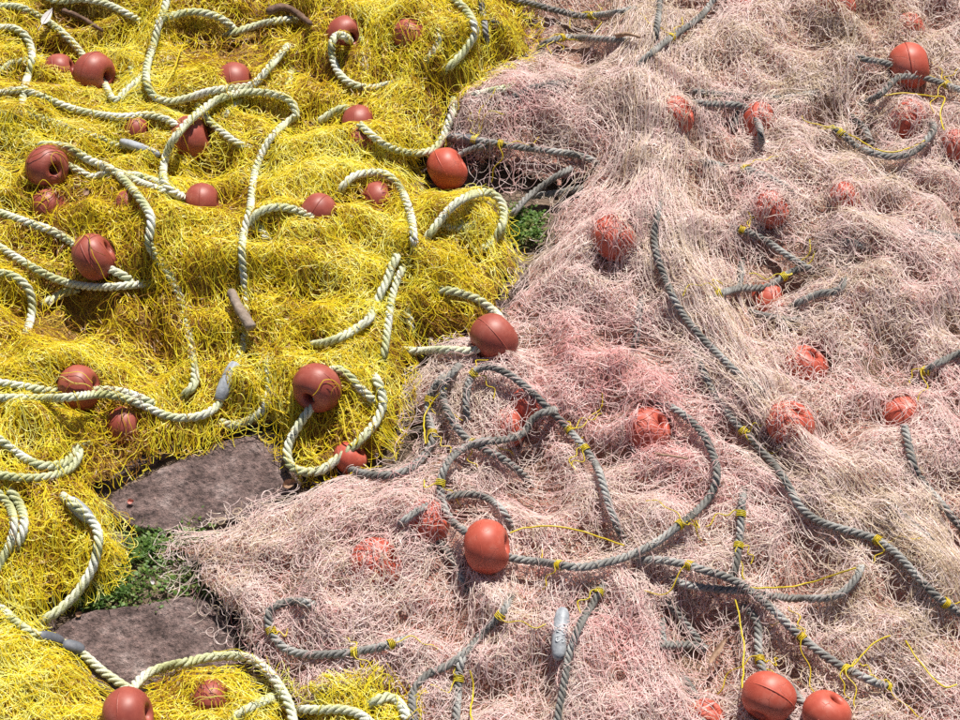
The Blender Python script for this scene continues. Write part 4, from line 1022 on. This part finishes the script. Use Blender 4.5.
# ------------------------------------------------------------------ yellow twine lashings on the grey ropes (parts of the rope they bind)
LASH = [(441, 486, 2), (475, 443, 2), (572, 432, 3), (587, 451, 3), (556, 577, 2), (458, 678, 2), (353, 652, 2), (678, 526, 3), (738, 546, 2), (803, 638, 3), (850, 672, 3), (877, 540, 2), (762, 659, 3), (741, 514, 1),
        (742, 432, 2), (784, 277, 3), (843, 134, 4), (955, 88, 4), (741, 168, 1), (741, 230, 2), (924, 373, 3), (671, 37, 2), (592, 15, 4), (562, 38, 4), (500, 144, 2), (474, 140, 3), (483, 20, 2), (275, 630, 1), (390, 645, 1), (433, 400, 2), (428, 436, 2),
        (720, 294, 2), (598, 592, 1), (692, 566, 1), (894, 688, 3), (945, 604, 1), (500, 616, 1), (473, 372, 2)]
rl = np.random.default_rng(11)
for px, py, tails in LASH:
    c = on_net(px, py, 0.02)[0]
    best = min((x for x in rope_index if x[0].name.startswith('grey_')), key=lambda x: np.min(np.linalg.norm(x[1] - c, axis=1)))
    root, C, r, org = best
    j = int(np.argmin(np.linalg.norm(C - c, axis=1))); j = min(max(j, 3), len(C) - 4)
    Tn, A, B = frames(C)
    parts = []
    turns = 3.5
    a = np.linspace(0, turns * 2 * math.pi, 40)
    off = np.linspace(-0.006, 0.006, 40)
    H_ = C[j] + Tn[j] * off[:, None] + (A[j] * np.cos(a)[:, None] + B[j] * np.sin(a)[:, None]) * (r * 1.12)
    parts.append(H_)
    for k in range(tails):
        m = 40; L = 0.03 + 0.09 * rl.random()
        th = rl.random() * 6.28
        d = (A[j] * math.cos(th) + Tn[j] * math.sin(th)); d = d / np.linalg.norm(d)
        t = np.linspace(0, 1, m)[:, None]
        side = np.cross(d, [0, 0, 1])
        X = C[j] + B[j] * r + d * L * t + side * 0.02 * (rl.random() - 0.5) * np.sin(t * 3.0) * 2 + side * 0.006 * np.sin(t * (8 + 6 * rl.random()))
        zg = H0(X[:, 0], X[:, 1]) + 0.012
        X[:, 2] = np.maximum(X[:, 2] * (1 - t[:, 0]) + zg * t[:, 0], zg)
        parts.append(X)
    P = np.stack(parts, 0) - org
    V, q, src = tube(P, np.ones(P.shape[:2], bool), 0.0013, 4)
    mesh_obj('lashing', V, q, mat=M['lash_twine'], parent=root, attrs={'tint': np.full(len(V), rl.random())})

# ------------------------------------------------------------------ loose yellow twine
TWINES = [('taut yellow thread from the bare cracked float to the big rope loop', [(510, 533), (530, 527), (556, 526), (590, 534), (625, 546)]),
          ('yellow thread beside the rope curving up, lower right of centre', [(745, 587), (775, 588), (810, 583), (838, 573), (856, 568)]),
          ('yellow thread arching from the long slanting rope near the bottom right', [(850, 670), (862, 655), (876, 641), (892, 636)]),
          ('yellow thread hanging to the knot at the bottom right', [(905, 640), (918, 660), (932, 676), (945, 688), (958, 684)]),
          ('upper of two bright yellow threads crossed beside the dropping rope loop', [(157, 90), (180, 84), (204, 75), (224, 69)]),
          ('steep bright yellow thread beside the dropping rope loop', [(155, 98), (166, 84), (176, 64), (183, 44)]),
          ('yellow thread hanging over the small orange float, left of centre', [(338, 398), (343, 416), (346, 436), (353, 447), (358, 436), (350, 410), (345, 394)]),
          ('yellow thread looping down from the arched rope at the right edge', [(880, 96), (905, 93), (930, 96), (945, 98), (940, 112), (944, 130)]),
          ('yellow thread alongside the grey rope curve cradling a float', [(845, 132), (860, 140), (880, 151), (905, 150), (925, 140)]),
          ('yellow thread trailing down from the lashing right of the bare rope', [(735, 600), (740, 622), (744, 650), (742, 690)]),
          ('yellow thread dangling from the frayed bundle left of centre', [(446, 388), (432, 402), (424, 420), (426, 444)]),
          ('yellow thread left of the straight rope at the bottom', [(470, 670), (474, 690), (470, 712), (476, 728)])]
for i, (lab, pts) in enumerate(TWINES):
    C = rope_path(pts, 0.036, 0.004)
    C = C + 0.002 * np.stack([noise(C[:, 0], C[:, 1], 40, 500 + i), noise(C[:, 0], C[:, 1], 40, 520 + i), 0 * C[:, 0]], 1)
    V, q, _ = tube((C - C[0])[None], np.ones((1, len(C)), bool), 0.0017, 5)
    o = mesh_obj('yellow_twine', V, q, mat=M['lash_twine'], attrs={'tint': np.full(len(V), 0.5)})
    o.location = C[0]
    tag(o, lab, 'twine', 'loose yellow threads')

# ------------------------------------------------------------------ lead weights and taped ends
def spindle(name, lab, a_px, b_px, rad, lift, mat, text=None):
    a = on_net(a_px[0], a_px[1], lift)[0]; b = on_net(b_px[0], b_px[1], lift)[0]
    ax = b - a; L = np.linalg.norm(ax); ax /= L
    pr = np.array([(0.0, 0), (0.55, 0.02), (0.78, 0.10), (0.95, 0.25), (1.0, 0.5), (0.95, 0.75), (0.78, 0.90), (0.55, 0.98), (0.0, 1.0)])
    pr = np.column_stack([pr[:, 0] * rad, pr[:, 1] * L])
    V, q = lathe(pr, 18, closed=False)
    ang = np.arctan2(V[:, 1], V[:, 0])
    f = 1 + 0.10 * noise(np.cos(ang) + V[:, 2] * 14, np.sin(ang), 1.6, 33) - 0.14 * np.exp(-((ang - 2.2) / 0.18) ** 2)
    V[:, :2] *= f[:, None]
    o = mesh_obj(name, V, q, mat=mat)
    z = Vector(ax); up = Vector(-FWD); x = up - z * up.dot(z); x.normalize(); y = z.cross(x)
    mw = Matrix((x, y, z)).transposed().to_4x4(); mw.translation = Vector(a)
    o.matrix_world = mw
    tag(o, lab, 'weight', 'weights on the net ropes')
    if text:
        cu = bpy.data.curves.new('lettering', 'FONT'); cu.body = text; cu.size = rad * 1.45; cu.extrude = 0.0016; cu.align_x = 'CENTER'; cu.align_y = 'CENTER'; cu.resolution_u = 2
        tmp = bpy.data.objects.new('tmp_text', cu); sc.collection.objects.link(tmp)
        bpy.context.view_layer.update()
        me = bpy.data.meshes.new_from_object(tmp.evaluated_get(bpy.context.evaluated_depsgraph_get()))
        bpy.data.objects.remove(tmp)
        me.materials.clear(); me.materials.append(M['lead'])
        t = link(bpy.data.objects.new('lettering', me), o)
        t.matrix_local = Matrix(((0, 0, 1, rad * 0.93), (0, 1, 0, 0), (-1, 0, 0, L * 0.55), (0, 0, 0, 1)))
    return o
spindle('lead_weight', 'grey lead weight with raised letters beside a rope, bottom middle', (563, 608), (558, 660), 0.0165, 0.032, M['lead'], 'SVA')
spindle('lead_weight', 'long grey lead weight in yellow net above the paving stone', (236, 362), (218, 402), 0.016, 0.020, M['lead'])
spindle('lead_weight', 'flat grey lead weight half hidden in yellow net at upper left', (120, 141), (160, 155), 0.012, 0.016, M['lead'])
spindle('lead_weight', 'dark grey weight on the rope beside the lower paving stone', (38, 636), (62, 642), 0.0145, 0.020, M['lead_dark'])
spindle('lead_weight', 'small dark grey weight nearest the lower paving stone edge', (62, 645), (84, 651), 0.0150, 0.020, M['lead_dark'])
spindle('rope_tape', 'grey tape wrapped round the white rope above the weeds', (68, 499), (92, 521), 0.0150, 0.030, M['lead'])
spindle('lead_weight', 'dark rope sleeve at the left end of the rope under the fringe', (447, 137), (480, 141), 0.0125, 0.022, M['lead_dark'])

# ------------------------------------------------------------------ weeds between the stones
def weeds(lab, blobs, count, seed):
    r = np.random.default_rng(seed); V = []; Q = []; n0 = 0
    V, Q = [], []
    for k in range(count):
        px, py, rad = blobs[int(r.integers(len(blobs)))]
        g = r.normal(0, 0.5, 2) * rad
        p = on_plane(px + g[0], py + g[1] * 0.7, 0.0)
        hgt = 0.004 + 0.022 * r.random()
        base = np.array([p[0], p[1], max(soil_z(np.array(p[0]), np.array(p[1])), -0.03) + 0.006])
        th = r.random() * 6.28; el = 0.1 + 0.9 * r.random()
        blade = r.random() < 0.35
        L = (0.012 + 0.016 * r.random()) if blade else (0.006 + 0.009 * r.random()); w = 0.0009 if blade else L * (0.26 + 0.2 * r.random())
        d = np.array([math.cos(th) * math.cos(el), math.sin(th) * math.cos(el), math.sin(el)])
        s = np.array([-math.sin(th), math.cos(th), 0]); nrm = np.cross(d, s)
        b = base + np.array([0, 0, hgt])
        pts = [b, b + d * L * 0.4 + s * w + nrm * -0.0008, b + d * L, b + d * L * 0.4 - s * w - nrm * 0.0008, b + d * L * 0.45 + nrm * 0.0012]
        V += pts; Q += [(n0, n0 + 1, n0 + 4), (n0 + 1, n0 + 2, n0 + 4), (n0 + 2, n0 + 3, n0 + 4), (n0 + 3, n0, n0 + 4)]
        n0 += 5
        st = [base + s * 0.0006, base - s * 0.0006, b]
        V += st; Q += [(n0, n0 + 1, n0 + 2)]; n0 += 3
    o = mesh_obj('weeds', np.array(V), tris=np.array(Q), smooth=False, mat=M['leaf'])
    tag(o, lab, 'weeds', kind='stuff')
weeds('low green weeds growing in the gap between the two bare paving stones', [(138, 552, 26), (110, 585, 26), (165, 575, 36), (205, 580, 34), (150, 545, 20), (128, 592, 26), (190, 538, 26), (90, 598, 16)], 1900, 5)
weeds('small green weed tuft beside the right tip of the yellow net', [(520, 226, 16), (530, 236, 14), (516, 214, 10), (535, 222, 12)], 800, 6)
weeds('dark green weed tuft in the hollow of the pink net', [(645, 362, 16), (650, 372, 12), (640, 352, 10)], 800, 7)

# ------------------------------------------------------------------ driftwood, bark, feather, dry leaves
def stick(name, lab, pts, r0, r1, lift, mat, cat, flat=1.0):
    C = rope_path(pts, lift, 0.005)
    n = len(C); t = np.linspace(0, 1, n)
    rad = (r0 + (r1 - r0) * t) * (1 + 0.18 * noise(t, t * 0, 6, 81)) * np.where((t < 0.02) | (t > 0.98), 0.75, 1.0)
    V, q, _ = tube((C - C[0])[None], np.ones((1, n), bool), rad[None], 8)
    nn = len(V); caps = [list(range(7, -1, -1)), list(range(nn - 8, nn))]
    tr = [[c[0], c[a], c[a + 1]] for c in caps for a in range(1, 7)]
    V = V + 0.0016 * np.stack([noise(V[:, 0] + V[:, 2], V[:, 1], 110, 83), noise(V[:, 0], V[:, 1] + V[:, 2], 110, 84), noise(V[:, 0], V[:, 1], 110, 85)], 1)
    V[:, 2] *= flat
    o = mesh_obj(name, V, q, tr, mat=mat); o.location = C[0]
    return tag(o, lab, cat)
stick('driftwood_stick', 'weathered grey brown stick lying on the yellow net', [(231, 291), (237, 305), (245, 318), (252, 329)], 0.0105, 0.0125, 0.045, M['wood'], 'stick')
stick('bark_strip', 'dark curved strip of bark at the top of the yellow net', [(268, 12), (280, 7), (292, 10), (303, 18), (312, 25)], 0.010, 0.006, 0.03, M['bark'], 'bark')
stick('bark_strip', 'dark brown twig lying in the yellow net below the feather', [(62, 10), (78, 16), (92, 24), (104, 32)], 0.007, 0.004, 0.02, M['bark'], 'bark')
stick('twig', 'thin black twig tip on the pink fringe', [(533, 146), (531, 140), (532, 134)], 0.003, 0.0015, 0.03, M['bark'], 'twig')
stick('twig', 'long thin stalk lying inside the big rope loop', [(655, 453), (672, 456), (690, 459)], 0.0022, 0.0016, 0.03, M['dry_leaf'], 'twig')
stick('dry_reed', 'split pale reed at the end of the dark tied rope, top', [(616, 36), (628, 34), (642, 38)], 0.006, 0.003, 0.035, M['dry_leaf'], 'reed')

def leaf(name, lab, px, py, ln, wd, ang, lift, mat, cat, curl=0.25, G=None):
    c = on_net(px, py, lift)[0]
    a = R_(ang); n = 9
    t = np.linspace(0, 1, n); prof_ = np.sin(np.pi * t ** 0.8) ** 0.8 * wd * 0.5
    rows = []
    for k, s in enumerate((-1, -0.5, 0, 0.5, 1)):
        rows.append(np.stack([(t - 0.5) * ln, s * prof_, curl * wd * (abs(s) ** 1.5) + curl * ln * 0.5 * (t - 0.5) ** 2 + 0.0008 * np.sin(9 * t + s * 4)], 1))
    V = np.array(rows); V2 = V.copy(); V2[..., 2] -= 0.0005
    Vv = np.vstack([V.reshape(-1, 3), V2.reshape(-1, 3)]); q = []
    for k in range(4):
        for j in range(n - 1):
            b = k * n + j
            q.append((b, b + 1, b + 1 + n, b + n)); b += 5 * n; q.append((b + n, b + n + 1, b + 1, b))
    o = mesh_obj(name, Vv, q, mat=mat)
    o.location = c; o.rotation_euler = (0.25, -0.15, a)
    return tag(o, lab, cat)
fe = leaf('feather', 'small white feather standing on the rope near the top left', 47, 17, 0.055, 0.020, 68, 0.05, M['feather'], 'feather', 0.15)
qv = np.array([[(-0.045, 0, 0.002), (0.028, 0, 0.003)]]); V, q, _ = tube(catmull(qv, 4), np.ones((1, 5), bool), 0.0009, 5)
mesh_obj('quill', V, q, mat=M['feather'], parent=fe)
leaf('dry_leaf', 'curled brown dry leaf on the upper paving stone edge', 290, 485, 0.030, 0.020, 20, 0.012, M['dry_leaf'], 'leaf', 0.5)
leaf('dry_leaf', 'long pale dry leaf on the pink net right of the shadowed patch', 718, 650, 0.075, 0.012, 55, 0.035, M['dry_leaf'], 'leaf', 0.3)
leaf('dry_leaf', 'brown leaf scrap in the yellow net beside the veiled ring float', 86, 193, 0.022, 0.014, 80, 0.03, M['dry_leaf'], 'leaf', 0.4)
leaf('petal', 'tiny pink petal on the upper bare stone', 131, 502, 0.014, 0.012, 10, 0.012, M['petal'], 'petal', 0.4)
leaf('dry_leaf', 'tiny dry leaf at the weedy edge of the lower stone', 79, 615, 0.014, 0.011, 40, 0.014, M['dry_leaf'], 'leaf', 0.5)
leaf('dry_leaf', 'tiny pale seed leaf in the weeds', 152, 583, 0.012, 0.008, 120, 0.03, M['feather'], 'leaf', 0.5)
